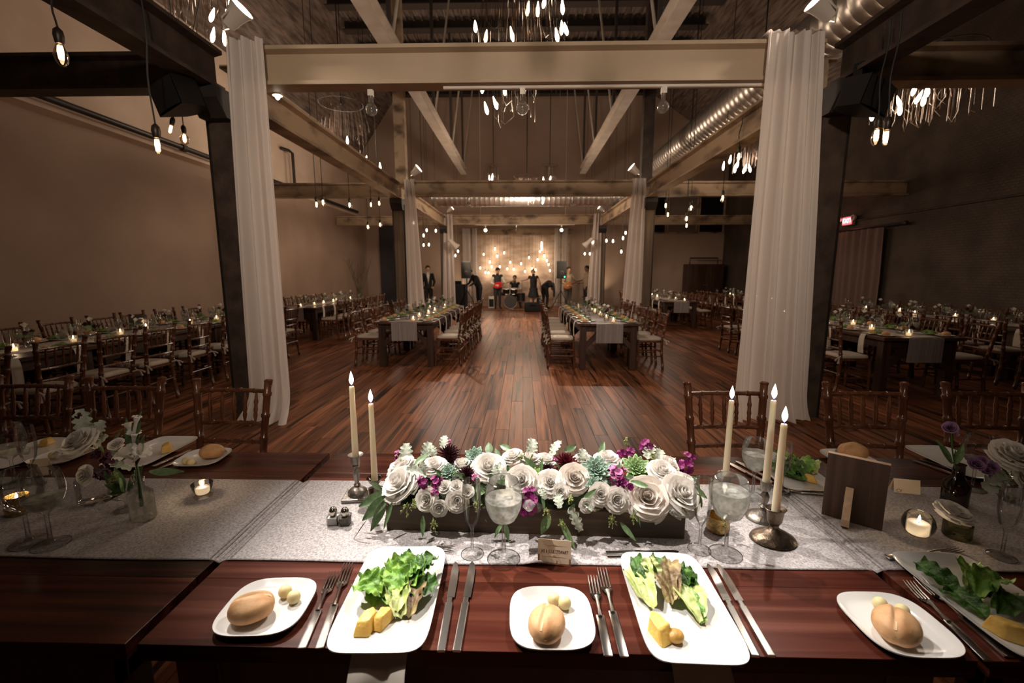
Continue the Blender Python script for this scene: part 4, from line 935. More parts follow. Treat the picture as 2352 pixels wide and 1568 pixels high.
roll((488, 1050), 'smooth bread roll at the far edge by the empty chair', .1, 1.0)
roll((175, 1045), 'bread roll half hidden behind the big white rose', .3, .9)
roll((1957, 1052), 'bread roll peeking over the wooden menu board', .2, 1.2)
def butter(c, label, r=.0155, z=TZ+.0045):
    p = at(*c, z+r); m = MB(); m.ball((0, 0, r*.95), r, 12); o = m.out('butter_ball', M['butter'], loc=(p.x, p.y, z), angle=3); return tag(o, label, 'butter', 'butter balls')
for c, l in (((655, 1357), 'butter ball behind its twin on the two-butter bread plate'), ((675, 1370), 'front butter ball on the two-butter bread plate'), ((1272, 1375), 'smeared butter ball behind the round roll, plaster wall side'), ((1297, 1383), 'butter ball behind the round roll, brick wall side'), ((2022, 1386), 'butter ball left uncovered on the shadowed bread plate'), ((2072, 1402), 'butter ball tucked behind the roll on the shadowed plate'), ((427, 1058), 'butter ball farther from the roll on the far edge plate'), ((438, 1061), 'butter ball nearer the roll on the far edge plate'), ((121, 1045), 'butter ball on the plate behind the white rose')): butter(c, l)
def napkin(x, label, w=.058, rz=0):
    def fn(u, v):
        k = v*.42; X = (u-.5)*2*w*(1+.10*max(0, v-.35))+.004*sin(v*6)
        fold = .0035*(1 if u > .72 else 0)
        if k < .10: return (X, .92-k, TZ+.001+fold*.6)
        d = k-.10; return (X*(1-.35*d)+.01*sin(d*8)*u, .816-.062*(1-exp(-d*16))-.006*sin(u*7+d*9)*min(1, d*20)-fold, TZ+.001-.004*min(1, d*40)-d*(.45+.55*min(1, d*9)))
    return tag(MB().surf(fn, 16, 44).out('napkin', M['linen'], angle=1.2, thick=.0022, loc=(x, 0, 0)), label, 'napkin', 'napkins on the head table')
napkin(-.30, 'cream napkin hanging below the leafy green salad plate'); napkin(.362, 'cream napkin hanging below the dark romaine salad plate')

# ------------------------------------------------------------------ salads
M['leaf1'] = mat('bright_lettuce', (.30, .50, .085), .38, col2=(.10, .26, .025), scale=26, bump=.5, bscale=90, sss=.08)
M['leaf2'] = mat('dark_romaine', (.075, .19, .022), .38, col2=(.03, .085, .012), scale=26, bump=.5, bscale=90)
M['leaf3'] = mat('pale_romaine', (.62, .66, .30), .4, col2=(.42, .52, .16), scale=14, bump=.35, bscale=60, sss=.15)
M['char'] = mat('grilled_romaine', (.42, .34, .15), .5, col2=(.16, .095, .04), scale=22, bump=.4, bscale=80)
M['fruit'] = mat('golden_fruit', (.80, .53, .13), .42, col2=(.72, .42, .09), scale=30, bump=.3, bscale=90, sss=.2)
M['fruitb'] = mat('browned_fruit', (.36, .18, .035), .45, col2=(.5, .28, .06), scale=30, bump=.3, bscale=80)
def leaf_mb(L, Wd, curl, ruf, seed, rib=True):
    r = random.Random(seed); a, b = r.uniform(0, 6), r.uniform(0, 6)
    def fn(u, v):
        s = (u-.5)*2; w = Wd*(.22+.78*sin(pi*min(1, .08+.80*v))**.8)*(1+.07*sin(19*v+a))
        e = abs(s)**1.6
        z = curl*sin(v*pi*.95)*L*.32+Wd*.17*e+ruf*e*sin(v*23+a+s*2)+ruf*.5*sin(v*11+s*7+b)-(.004*exp(-(s*6)**2) if rib else 0)
        return (s*w*.5+.006*sin(v*5+a), v*L, z)
    return MB().surf(fn, 14, 22)
def salad(name, label, c, leaves, z=TZ+.0075):
    p = at(*c, z); t = thing(name, label, 'salad', (p.x, p.y, z)); t.scale = (.84, .9, .9)
    for k, (dx, dy, dz, rz, L, Wd, cu, ru, m, tx) in enumerate(leaves):
        o = leaf_mb(L, Wd, cu, ru, k*7+len(label)).out('lettuce_leaf', M[m], t, angle=3); o.location = (dx, dy, dz); o.rotation_euler = (tx, random.uniform(-.3, .3), rz)
    return t
salad('green_salad', 'heap of bright green lettuce leaves on the front plate', (905, 1385), [
    (-.045, -.015, .004, .35, .12, .085, .3, .006, 'leaf1', 0), (.0, -.02, .008, -.1, .13, .09, .35, .007, 'leaf1', .1), (-.05, .035, .01, .9, .09, .08, .3, .007, 'leaf1', 0), (-.02, .03, .016, -.4, .12, .09, .4, .008, 'leaf1', .15),
    (.03, .03, .02, -.6, .10, .08, .4, .007, 'leaf1', .1), (.01, .055, .022, -.2, .10, .075, .35, .006, 'leaf2', .1), (.04, .06, .026, -.7, .09, .07, .4, .006, 'leaf2', .2), (.02, .0, .03, .5, .09, .075, .4, .007, 'leaf1', .2), (.045, .01, .02, -1.1, .08, .06, .4, .006, 'leaf2', .1), (.0, .065, .02, .4, .085, .07, .3, .006, 'leaf1', .1), (-.035, .005, .03, 1.3, .08, .075, .3, .007, 'leaf1', .1),
    (.03, -.055, .004, .15, .13, .065, .55, .003, 'leaf3', .1), (.05, -.05, .004, -.25, .12, .06, .55, .003, 'char', .1), (.03, -.045, .016, .35, .09, .05, .5, .003, 'leaf3', .1)])
salad('romaine_salad', 'grilled romaine with dark leaf tips on the second front plate', (1540, 1395), [
    (-.06, .005, .003, .25, .14, .05, .35, .004, 'leaf3', 0), (-.045, -.01, .008, .1, .15, .055, .4, .003, 'leaf3', .1), (-.05, .05, .02, .18, .10, .05, .4, .005, 'leaf2', .2), (-.01, .06, .022, -.15, .085, .06, .4, .006, 'leaf2', .3), (.0, .0, .012, -.2, .14, .06, .6, .004, 'char', .1), (.005, .005, .024, -.25, .13, .055, .6, .004, 'char', .15), (.04, .045, .012, -.5, .09, .075, .35, .007, 'leaf2', .1), (.035, .06, .02, -.9, .075, .07, .3, .007, 'leaf2', .1),
    (.058, -.055, .003, .1, .14, .055, .45, .003, 'leaf1', .0), (.07, -.045, .004, -.05, .13, .05, .5, .003, 'leaf3', .05), (.05, -.06, .01, .25, .12, .04, .5, .002, 'leaf3', .1), (-.02, .07, .03, .0, .06, .05, .4, .004, 'leaf3', .5)])
salad('shadowed_salad', 'lettuce and yellow wedge in shadow on the end plate', (2285, 1400), [
    (-.06, .05, .01, .2, .10, .07, .35, .006, 'leaf2', .2), (-.04, .02, .01, -.9, .15, .07, .4, .005, 'leaf3', 0), (-.03, .03, .02, -1.2, .14, .07, .4, .006, 'leaf1', .1), (-.02, -.02, .012, -1.0, .13, .07, .35, .006, 'leaf2', 0), (.0, .05, .02, -.7, .12, .07, .3, .006, 'leaf1', .1), (-.05, -.03, .006, .3, .10, .06, .3, .006, 'leaf2', 0)])
salad('far_salad', 'dark lettuce hanging off the plate behind the candles', (1838, 1090), [
    (-.05, -.03, .01, .4, .12, .08, .4, .007, 'leaf2', 0), (-.01, -.04, .012, .1, .13, .085, .4, .008, 'leaf2', .1), (.02, -.02, .02, -.3, .12, .08, .4, .007, 'leaf1', .1), (.0, .03, .02, .2, .13, .08, .4, .006, 'leaf1', .1), (.05, -.01, .01, -.5, .14, .07, .5, .004, 'leaf3', 0), (-.03, -.07, .006, .3, .09, .06, .2, .006, 'leaf2', -.1)])
def wedge(c, label, sz, rz, m, z=TZ+.006, m2=None):
    p = at(*c, z); r = random.Random(int(c[0])); t = thing('fruit_wedge', label, 'fruit', (p.x, p.y, z), rz)
    bm = MB(); b2 = bmesh.new(); lo = [(-.42, -.85), (.45, -.62), (.38, .62), (-.05, .95), (-.5, .3)]
    vs = [b2.verts.new((x*sz*r.uniform(.9, 1.1), y*sz, 0)) for x, y in lo]+[b2.verts.new((x*sz*.72-.06*sz, y*sz*.62+.12*sz, sz*r.uniform(.55, .85))) for x, y in lo]
    b2.faces.new(vs[:5][::-1]); b2.faces.new(vs[5:])
    for i in range(5): b2.faces.new((vs[i], vs[(i+1) % 5], vs[5+(i+1) % 5], vs[5+i]))
    bmesh.ops.bevel(b2, geom=b2.edges[:], offset=sz*.10, segments=3, profile=.6, affect='EDGES'); b2.verts.index_update()
    bm.add([q.co+Vector((r.uniform(-1, 1), r.uniform(-1, 1), r.uniform(0, 1)))*sz*.018 for q in b2.verts], [[q.index for q in f.verts] for f in b2.faces]); b2.free()
    bm.out('flesh', M[m], t, angle=.5)
    if m2: MB().ball((sz*.45, -sz*.5, sz*.25), sz*.42, 9, sc=(1, .9, .65)).out('browned_end', M[m2], t)
    return t
wedge((845, 1440), 'golden yellow wedge on the leafy salad plate, outer piece', .042, -.25, 'fruit'); wedge((880, 1432), 'golden yellow wedge on the leafy salad plate, inner piece', .036, -.45, 'fruit')
wedge((1517, 1455), 'golden browned wedge at the front of the romaine plate', .046, .25, 'fruit', m2='fruitb')
wedge((385, 1035), 'yellow wedge on the plate behind the white freesia', .045, .6, 'fruit'); wedge((110, 1020), 'yellow wedge on the plate behind the goblets', .04, .2, 'fruit'); wedge((2320, 1460), 'yellow wedge in shadow on the end plate', .05, .9, 'fruit'); wedge((1862, 1105), 'browned yellow slice beside the far dark lettuce', .03, .8, 'fruit')

# ------------------------------------------------------------------ candlesticks and tapers
M['pewter'] = mat('pewter', (.36, .32, .28), .36, .9, col2=(.22, .19, .165), scale=14, bump=.25, bscale=60)
M['oldbrass'] = mat('dark_bronze', (.20, .15, .11), .34, .9, col2=(.11, .08, .06), scale=16, bump=.25, bscale=60)
M['darkglass'] = glass('smoked_crystal', (.45, .40, .36), .05, body=.15)
fm_ = M['flamec'] = bpy.data.materials.new('candle_flame'); fm_.use_nodes = True
def _flame():
    N, L = nt(fm_); N.remove(N['Principled BSDF']); tc = N.new('ShaderNodeTexCoord'); sp = N.new('ShaderNodeSeparateXYZ'); L.new(tc.outputs['Object'], sp.inputs[0])
    mr = N.new('ShaderNodeMapRange'); mr.inputs['From Max'].default_value = .036; L.new(sp.outputs[2], mr.inputs[0])
    rp = N.new('ShaderNodeValToRGB'); e = rp.color_ramp.elements; e[0].color = (.12, .16, 1, 1); e[1].color = (1, .86, .66, 1); e[0].position = .05; e[1].position = .3; L.new(mr.outputs[0], rp.inputs[0])
    em = N.new('ShaderNodeEmission'); L.new(rp.outputs[0], em.inputs[0])
    m2 = N.new('ShaderNodeMapRange'); m2.inputs['To Min'].default_value = 3; m2.inputs['To Max'].default_value = 40; m2.inputs['From Max'].default_value = .4; L.new(mr.outputs[0], m2.inputs[0]); L.new(m2.outputs[0], em.inputs[1]); L.new(em.outputs[0], N['Material Output'].inputs[0]); fm_.cycles.emission_sampling = 'NONE'
_flame()
def flame(parent, z, s=1.0, power=.8):
    o = MB().lathe([(.0006, 0), (.0042*s, .006*s), (.0062*s, .013*s), (.0058*s, .019*s), (.0035*s, .028*s), (.0012*s, .035*s), (.0003, .038*s)], 12).out('flame', M['flamec'], parent, loc=(0, 0, z+.004*s), angle=3)
    MB().tube([(0, 0, z-.002), (.0005, 0, z+.009*s)], .0008, 5).out('wick', M['cord'], parent)
    lamp('candle_light', 'POINT', parent.location+Vector((0, 0, z+.02*s)), power, (1, .72, .42), size=.008)
def taper(loc, h, label, r0=.0112, r1=.0085):
    t = thing('taper_candle', label, 'candle', loc); m = MB(); m.capl = True
    m.lathe([(r0, 0), (r0*1.02, .01), (r1*1.03, h-.012), (r1*1.08, h-.006), (r1*.9, h), (r1*.3, h-.001)], 22).out('wax', M['wax'], t, angle=.9); flame(t, h, 1.25); return t
def stick(name, label, loc, h, kind, mtl):
    t = thing(name, label, 'candlestick', loc)
    if kind == 'square':
        MB().bbox((0, 0, .006), (.092, .092, .012), .004).out('base', M[mtl], t, smooth=False).rotation_euler = (0, 0, .12)
        MB().lathe([(.034, .012), (.032, .024), (.02, .034), (.009, .04), (.012, .046), (.007, .052), (.011, h*.5), (.013, h*.58), (.007, h*.7), (.013, h*.74), (.008, h*.77), (.016, h*.8), (.0165, h*.97), (.026, h), (.026, h+.002), (.012, h-.004)], 26).out('stem', M[mtl], t)
    elif kind == 'squat':
        MB().lathe([(.03, 0), (.032, .008), (.012, .018), (.01, .026), (.02, .036), (.022, h*.82), (.029, h), (.027, h), (.013, h*.85)], 26).out('stem', M[mtl], t)
    elif kind == 'baluster':
        MB().lathe([(.048, 0), (.05, .004), (.046, .012), (.026, .022), (.011, .03), (.009, .036), (.014, .042), (.008, .05), (.012, h*.5), (.0135, h*.6), (.007, h*.72), (.014, h*.76), (.0155, h*.82), (.0165, h), (.012, h-.002)], 28, ex=1.05, ey=.95).out('stem', M[mtl], t)
    else:
        MB().lathe([(.055, 0), (.058, .004), (.054, .012), (.034, .026), (.016, .036), (.011, .046), (.013, .052), (.0185, .062), (.0215, h*.9), (.027, h), (.0255, h+.001), (.014, h-.006)], 30, ex=1.12, ey=.92).out('stem', M[mtl], t)
    return t
for bx, cb, tp, kind, mtl, l1, l2 in (
    ((822, 1140), (817, 1052), (812, 886), 'square', 'pewter', 'pewter candlestick with a square base behind the salt and pepper', 'taller ivory taper on the square pewter candlestick'),
    ((862, 1128), (858, 1104), (850, 926), 'squat', 'darkglass', 'squat smoked glass candlestick behind the trailing leaves', 'shorter ivory taper beside the trailing green leaves'),
    ((1664, 1128), (1668, 1094), (1685, 918), 'squat', 'oldbrass', 'short candlestick hidden behind the iced water goblet', 'ivory taper standing behind the iced water goblet'),
    ((1752, 1190), (1762, 1112), (1778, 918), 'baluster', 'pewter', 'slim pewter candlestick with a round base, farther of two', 'tallest ivory taper on the slim pewter candlestick'),
    ((1775, 1240), (1783, 1176), (1803, 972), 'dome', 'oldbrass', 'dark bronze candlestick with a wide domed foot', 'lowest ivory taper on the dark bronze candlestick')):
    p = at(*bx, RZ); p.z = RZ; zc = aty(*cb, p.y).z; zt = aty(*tp, p.y).z
    stick('candlestick', l1, p, zc-RZ+.012, kind, mtl); taper((p.x, p.y, zc-.002), zt-zc, l2)

# ------------------------------------------------------------------ glassware
def goblet(c, top, label, fill=None, prof=GOB, name='water_goblet', cat='goblet', sc=None, z=RZ):
    p = at(*c, z); H0 = prof[-1][1]
    H = aty(*top, p.y).z-z if top else H0*sc; k = H/H0
    t = thing(name, label, cat, (p.x, p.y, z)); m = MB()
    pr = [(r*k, zz*k) for r, zz in prof]
    # smooth the profile
    q = []
    for i in range(len(pr)-1):
        q.append(pr[i]); 
        if i > 3: q.append(((pr[i][0]+pr[i+1][0])/2*1.012, (pr[i][1]+pr[i+1][1])/2))
    q.append(pr[-1])
    m.lathe(q, 40); rim(m, pr[-1][0]-.0006, pr[-1][1], 40, .0011); rim(m, pr[0][0], .0014, 40, .001)
    m.out('glass', M['glass'], t, angle=1.2)
    if fill:
        w = [(r-.0022, zz) for r, zz in q[8:] if zz < fill*H]; w = [(.004*k, w[0][1]+.001)]+w; m = MB(); m.lathe(w+[(.001, w[-1][1])], 32); m.out('water', M['water'], t, angle=1.0)
        for a in range(3): MB().bbox((.011*cos(a*2.1)*k, .011*sin(a*2.1)*k, w[-1][1]-.010), (.02*k, .019*k, .018*k), .004).out('ice_cube', M['ice'], t).rotation_euler = (a*.4, a*.3, a)
    return t
M['ice'] = glass('ice', (.93, .94, .93), .1, frost=.25, fcol=(.85, .86, .84))
goblet((1157, 1283), (1155, 1102), 'full goblet of iced water before the flower box', .80)
goblet((1085, 1272), (1087, 1103), 'empty champagne flute before the flower box', None, FLU, 'champagne_flute', 'flute')
goblet((1606, 1262), (1610, 1098), 'empty champagne flute at the brick side end of the flower box', None, FLU, 'champagne_flute', 'flute')
goblet((1666, 1272), (1676, 1098), 'goblet of iced water before the dark bronze candlestick', .88)
goblet((1728, 1140), (1724, 1010), 'goblet of water standing behind the taper candles', .82)
goblet((1795, 1130), (1800, 1016), 'flute standing behind the lowest taper candle', None, FLU, 'champagne_flute', 'flute')
goblet((118, 1250), (105, 1083), 'nearly empty wine goblet at the runner front, nearer the joint', .66)
goblet((68, 1246), (55, 1080), 'wine goblet before the gold votive at the runner front', None)
goblet((35, 1112), (20, 976), 'goblet of water at the plaster wall end, far side', .7)
goblet((78, 1115), (66, 978), 'tulip glass beside the far side water goblet', None, FLU, 'champagne_flute', 'flute')
goblet((2300, 1278), (2312, 1112), 'empty flute on the shadowed runner by the rose cup', None, FLU, 'champagne_flute', 'flute')
goblet((2232, 1122), (2225, 1000), 'goblet in shadow behind the amber bottle', .6)
goblet((2285, 1115), (2290, 1002), 'flute in shadow behind the lavender flowers', None, FLU, 'champagne_flute', 'flute')

# ------------------------------------------------------------------ votives
M['mercury'] = mat('mercury_glass', (.72, .50, .20), .22, .9, col2=(.35, .23, .08), scale=60, bump=.6, bscale=120)
def votive(c, label, prof, wr, wz, mtl='glass', power=.9, z=RZ):
    p = at(*c, z); t = thing('votive_candle', label, 'candle', (p.x, p.y, z)); m = MB(); m.lathe(prof, 32); m.lathe([(max(.0005, r-.0016), q+.0012) for r, q in prof if q > .006], 32); rim(m, prof[-1][0]-.0008, prof[-1][1], 32, .001); m.out('glass_cup', M[mtl], t, angle=1.2)
    m = MB(); m.capl = True; m.lathe([(wr*.9, wz[0]), (wr, wz[0]+.003), (wr*1.02, wz[1]-.002), (wr*.92, wz[1]), (.001, wz[1]-.003)], 26).out('wax', M['waxw'], t); flame(t, wz[1]-.003, .62, power); lamp('candle_wax_fill', 'POINT', Vector((p.x, p.y, z+(wz[0]+wz[1])/2+.004)), .20, (1, .78, .5), size=.004)  # extra lamp added within the wax lights the candle body from inside
votive((467, 1140), 'white votive candle in a small footed glass dish', [(.001, .001), (.028, .001), (.029, .004), (.018, .009), (.022, .014), (.031, .034), (.034, .05)], .021, (.014, .036))
votive((2106, 1228), 'white votive candle in a clear glass globe', [(.001, .001), (.02, .001), (.03, .008), (.039, .025), (.041, .04), (.036, .058), (.029, .068)], .026, (.006, .042))
votive((45, 1178), 'votive candle glowing in a gold mercury glass cup', [(.001, .001), (.03, .001), (.034, .02), (.033, .045), (.03, .062)], .022, (.006, .05), 'mercury', 1.2)
p = at(1648, 1217, RZ); t = thing('gold_cup', 'small gold glass cup behind the iced water goblet', 'cup', (p.x, p.y, RZ)); m = MB(); m.lathe([(.001, .001), (.03, .001), (.034, .012), (.031, .035), (.033, .05)], 24).out('cup', M['mercury'], t)
p = at(905, 1160, RZ); t = thing('glass_cup', 'clear glass cup tipped behind the trailing leaves', 'cup', (-.50, 1.40, RZ)); MB().lathe([(.001, .001), (.026, .001), (.03, .02), (.034, .045)], 24).out('cup', M['darkglass'], t)

# ------------------------------------------------------------------ salt and pepper
M['salt'] = mat('salt', (.85, .82, .78), .9); M['pepper'] = mat('pepper', (.07, .055, .05), .9, col2=(.16, .13, .11), scale=300)
for c, f, nm in (((763, 1207), 'salt', 'salt_shaker'), ((790, 1208), 'pepper', 'pepper_shaker')):
    p = at(*c, RZ); t = thing(nm, f'square glass {f} shaker with a chrome cap', 'shaker', (p.x, p.y+.012, RZ), .05)
    MB().bbox((0, 0, .016), (.034, .034, .032), .004).out('jar', M['glass'], t); MB().bbox((0, 0, .0135), (.029, .029, .024), .003).out(f, M[f], t)
    m = MB(); m.capl = True; m.lathe([(.012, .032), (.0125, .038), (.013, .042), (.0115, .048), (.007, .055), (.001, .057)], 18).out('cap', M['cutlery'], t)

# ------------------------------------------------------------------ cards and the wooden board
M['card'] = mat('aged_card', (.95, .80, .62), .8, col2=(.86, .66, .46), scale=9); M['ink'] = mat('dark_ink', (.06, .028, .02), .7); M['inkp'] = mat('pale_ink', (.48, .32, .2), .8); M['burn'] = mat('browned_edge', (.38, .17, .08), .8)
def card(c0, c1, top, label, lines, w=None):
    a, b = at(*c0, RZ), at(*c1, RZ); d = b-a; w = d.length; h = (aty(*top, a.y+.006).z-RZ)*1.02
    t = thing('place_card', label, 'card', ((a.x+b.x)/2, (a.y+b.y)/2, RZ), atan2(d.y, d.x)); tl = .22
    MB().box((0, 0, h/2), (w, .0008, h)).out('front_leaf', M['card'], t, smooth=False).rotation_euler = (-tl, 0, 0)
    o = MB().box((0, 0, -h/2), (w, .0008, h)).out('back_leaf', M['card'], t, smooth=False); o.location = (0, sin(tl)*h, cos(tl)*h); o.rotation_euler = (tl+.25, 0, 0)
    F = Matrix.Rotation(-tl, 4, 'X')
    for s, sz, x, zz, m in lines: text(s, sz, m, t, F @ Vector((x*w, -.0008, zz*h)), (pi/2-tl, 0, 0), 'lettering', .0001, .62 if len(s) > 3 else 1)
    return t, w, h, F
t, w, h, F = card((1235, 1293), (1311, 1300), (1238, 1240), 'aged place card with names standing on the runner before the box', [('JAE & JULIE STEWART', .0125, .0, .52, M['ink']), ('1', .012, .08, .11, M['ink'])])
for zz, fl in ((.76, 1), (.33, -1)):
    m = MB(); m.tube([F @ Vector((x*w, -.0008, (zz+fl*.014*cos(x*9)*(-1 if abs(x) > .2 else 1))*h)) for x in [-.38+.76*i/24 for i in range(25)]], [.0001+.0003*(1-abs(i-12)/12) for i in range(25)], 4)
    m.tube([F @ Vector((.05*w*cos(a/8*6.28), -.0008, (zz+.02+.025*sin(a/8*6.28))*h)) for a in range(9)], .0003, 4); m.out('flourish', M['inkp'], t)
m = MB(); m.box((0, -.0006, .0022), (w*.99, .0004, .0044), F); m.box((w*.47, -.0006, h*.14), (w*.06, .0004, h*.26), F); m.box((-w*.47, -.0006, h*.2), (w*.05, .0004, h*.36), F); m.out('browned_edge', M['burn'], t)
t, w, h, F = card((2053, 1130), (2114, 1136), (2055, 1099), 'plain folded place card lettered CV beside the wooden board', [('CV', .014, -.30, .16, M['ink'])])
a, b = at(75, 1095, TZ), at(112, 1086, TZ)
t, w, h, F = card((70, 1096), (112, 1090), (75, 1058), 'blank folded place card behind the tulip glass', [])
M['oldboard'] = wood('weathered_board', (.05, .026, .016), (.085, .047, .03), (.13, .075, .05), 'z', .6, 1.2, .05); M['palewood'] = wood('pale_pine', (.55, .36, .22), (.62, .42, .27), (.70, .50, .34), 'x', .6, 2, .05)
a, b = at(1886, 1180, RZ), at(2026, 1220, RZ); d = b-a; w = d.length; rz = atan2(d.y, d.x); zt = (aty(1893, 1037, a.y).z+aty(2043, 1072, b.y).z)/2-RZ
t = thing('menu_board', 'weathered dark plank standing upright, seen from behind, on the runner', 'board', ((a.x+b.x)/2, (a.y+b.y)/2, RZ), rz)
MB().bbox((-w*.13, .009, zt/2), (w*.735, .019, zt), .0012).out('plank', M['oldboard'], t, smooth=False); MB().bbox((w*.37, .009, zt/2), (w*.26, .019, zt), .0012).out('plank', M['oldboard'], t, smooth=False); MB().box((0, .009, zt+.0005), (w, .018, .001)).out('lit_top', M['palewood'], t, smooth=False)  # thin pale strip puts the lit top edge into the colour
m = MB(); m.prism([(0, 0), (-.045, 0), (-.066, .012), (-.07, .035), (-.058, .066), (-.034, .094), (-.012, .110), (0, .114)], -.010, .010, Matrix(((0, 0, 1, -.012), (1, 0, 0, -.001), (0, 1, 0, 0), (0, 0, 0, 1))))
m.out('foot', M['palewood'], t, smooth=False)
# ------------------------------------------------------------------ flowers
M['pinkin'] = cloth('blush_petal', (.96, .88, .81), transl=.22, rough=.6)
M['burg'] = mat('burgundy_petal', (.20, .012, .028), .55, col2=(.09, .006, .018), scale=40)
M['darkburg'] = mat('dark_burgundy_petal', (.075, .010, .022), .55, col2=(.03, .005, .012), scale=40)
M['magenta'] = mat('magenta_petal', (.30, .008, .16), .55, col2=(.16, .005, .10), scale=60)
M['pink'] = mat('pink_petal', (.55, .16, .36), .55, col2=(.42, .09, .28), scale=60)
M['lav'] = mat('lavender_petal', (.36, .20, .36), .6, col2=(.26, .13, .28), scale=40)
M['succ'] = mat('blue_succulent', (.30, .42, .33), .5, col2=(.21, .33, .26), scale=16)
M['succg'] = mat('green_succulent', (.33, .47, .22), .45, col2=(.22, .36, .14), scale=16)
M['lime'] = mat('lime_succulent', (.27, .42, .08), .45, col2=(.16, .30, .04), scale=16)
M['silver'] = mat('dusty_leaf', (.52, .56, .47), .8, col2=(.40, .45, .36), scale=20, sheen=.3)
M['euc'] = mat('eucalyptus_leaf', (.16, .25, .11), .42, col2=(.095, .165, .07), scale=10)
M['seed'] = mat('seed_spray', (.34, .38, .13), .55, col2=(.22, .27, .07), scale=60)
M['moss'] = mat('packed_greens', (.045, .07, .03), .8, col2=(.02, .032, .014), scale=30, bump=.8, bscale=60)
M['boxw'] = wood('box_wood', (.032, .018, .009), (.055, .032, .016), (.085, .052, .027), 'x', .6, 1.3, .1)
def petal_mesh(rb, rt, h, half, curl, seed, nu=7, nv=6):
    r = random.Random(seed); a = r.uniform(0, 6)
    def fn(u, v):
        s = (u-.5)*2; wd = .30+.70*sin(pi*min(1, .06+.60*v))
        ang = s*half*wd; rr = rb+(rt-rb)*sin(v*pi/2)**.85; z = h*v**.9-h*.16*s*s*v*v
        if v > .62: k = (v-.62)/.38; rr += curl*k*k*(1+.5*abs(s)); z -= curl*.55*k*k
        rr += .02*sin(s*5+a)*v*v; z += .018*sin(s*6+a)*v
        return (rr*cos(ang), rr*sin(ang), z)
    m = MB().surf(fn, nu, nv); me = bpy.data.meshes.new('petal'); me.from_pydata([tuple(p) for p in m.v], [], m.f); me.shade_smooth(); return me
LAY = [(.04, .20, .98, 1.5, .03, 4), (.08, .36, .96, 1.20, .06, 5), (.12, .55, .90, 1.02, .11, 6), (.16, .76, .78, .90, .15, 6), (.18, .93, .60, .84, .17, 7), (.2, 1.0, .36, .80, .16, 6)]
PM = {}
def rose_meshes(mtl):
    if mtl not in PM:
        PM[mtl] = []
        for k, L in enumerate(LAY):
            vs = [petal_mesh(*L[:5], seed=k*3+j) for j in range(2)]
            for q in vs: q.materials.append(M[mtl])
            PM[mtl].append(vs)
        c = MB()
        for j in range(3): c.surf(lambda u, v: ((.05+.05*j+.10*v*(.6+.2*j))*cos(u*4.2+j*2.1+v*.3), (.05+.05*j+.10*v*(.6+.2*j))*sin(u*4.2+j*2.1+v*.3), .50+.46*v-.02*j), 12, 4)
        me = bpy.data.meshes.new('rose'); me.from_pydata([tuple(p) for p in c.v], [], c.f); me.shade_smooth(); me.materials.append(M[mtl]); PM[mtl].append(me)
    return PM[mtl]
def orient(nrm, spin=0): return (Vector(nrm).normalized().to_track_quat('Z', 'Y').to_matrix().to_4x4() @ Matrix.Rotation(spin, 4, 'Z')).to_euler()
def link(me, name, parent, loc=(0, 0, 0), rot=(0, 0, 0), sc=1.0):
    o = bpy.data.objects.new(name, me); COL.objects.link(o); o.parent = parent; o.location = loc; o.rotation_euler = rot; o.scale = (sc,)*3 if not hasattr(sc, '__len__') else sc; return o
def rose(parent, loc, R, nrm, mtl='petal', layers=5, seed=0, openness=1.0, name='rose'):
    ms = rose_meshes(mtl); r = random.Random(seed); c = link(ms[-1], name, parent, loc, orient(nrm, r.uniform(0, 6)), R)
    a = r.uniform(0, 6)
    lay = range(6) if layers >= 5 else range(layers+1)
    for k in lay:
        n = LAY[k][5]
        for j in range(n):
            o = link(random.choice(ms[k]), 'petal', c, (0, 0, 0), (0, 0, 0)); o.rotation_euler = (Matrix.Rotation(a+j*2*pi/n+r.uniform(-.15, .15), 4, 'Z') @ Matrix.Rotation(r.uniform(-.05, .14)*openness*(k/3), 4, 'Y')).to_euler(); o.scale = (1, 1, r.uniform(.92, 1.08))
        a += .7
    return c
def succ_leaf(seed):
    def fn(u, v):
        s = (u-.5)*2; w = .21*sin(pi*(v*.86+.06))**.7*(1 if v < .8 else (1-(v-.8)*3.2)); t = .05*sin(pi*v)
        return (v, s*w, .10*v*v+.10*abs(s)**2*w*3-.02)
    m = MB().surf(fn, 4, 8); me = bpy.data.meshes.new('leaf'); me.from_pydata([tuple(p) for p in m.v], [], m.f)
    bm = bmesh.new(); bm.from_mesh(me); bmesh.ops.solidify(bm, geom=bm.faces[:], thickness=-.05); bm.to_mesh(me); bm.free(); me.shade_smooth(); return me
SM = {}
def succulent(parent, loc, R, nrm, mtl='succ', n=32, seed=0):
    if mtl not in SM: SM[mtl] = succ_leaf(0); SM[mtl].materials.append(M[mtl])
    m = MB(); m.ball((0, 0, .1), .14, 6); c = m.out('succulent', M[mtl], parent, loc=loc, rot=orient(nrm, seed)); c.scale = (R,)*3
    for k in range(n):
        f = k/n; el = radians(78-72*f**.8); L = .28+.74*f**.85; o = link(SM[mtl], 'leaf', c, (0, 0, .10*(1-f)), (Matrix.Rotation(k*2.39996, 4, 'Z') @ Matrix.Rotation(-el, 4, 'Y')).to_euler(), (L, L*.95+.05, L))
    return c
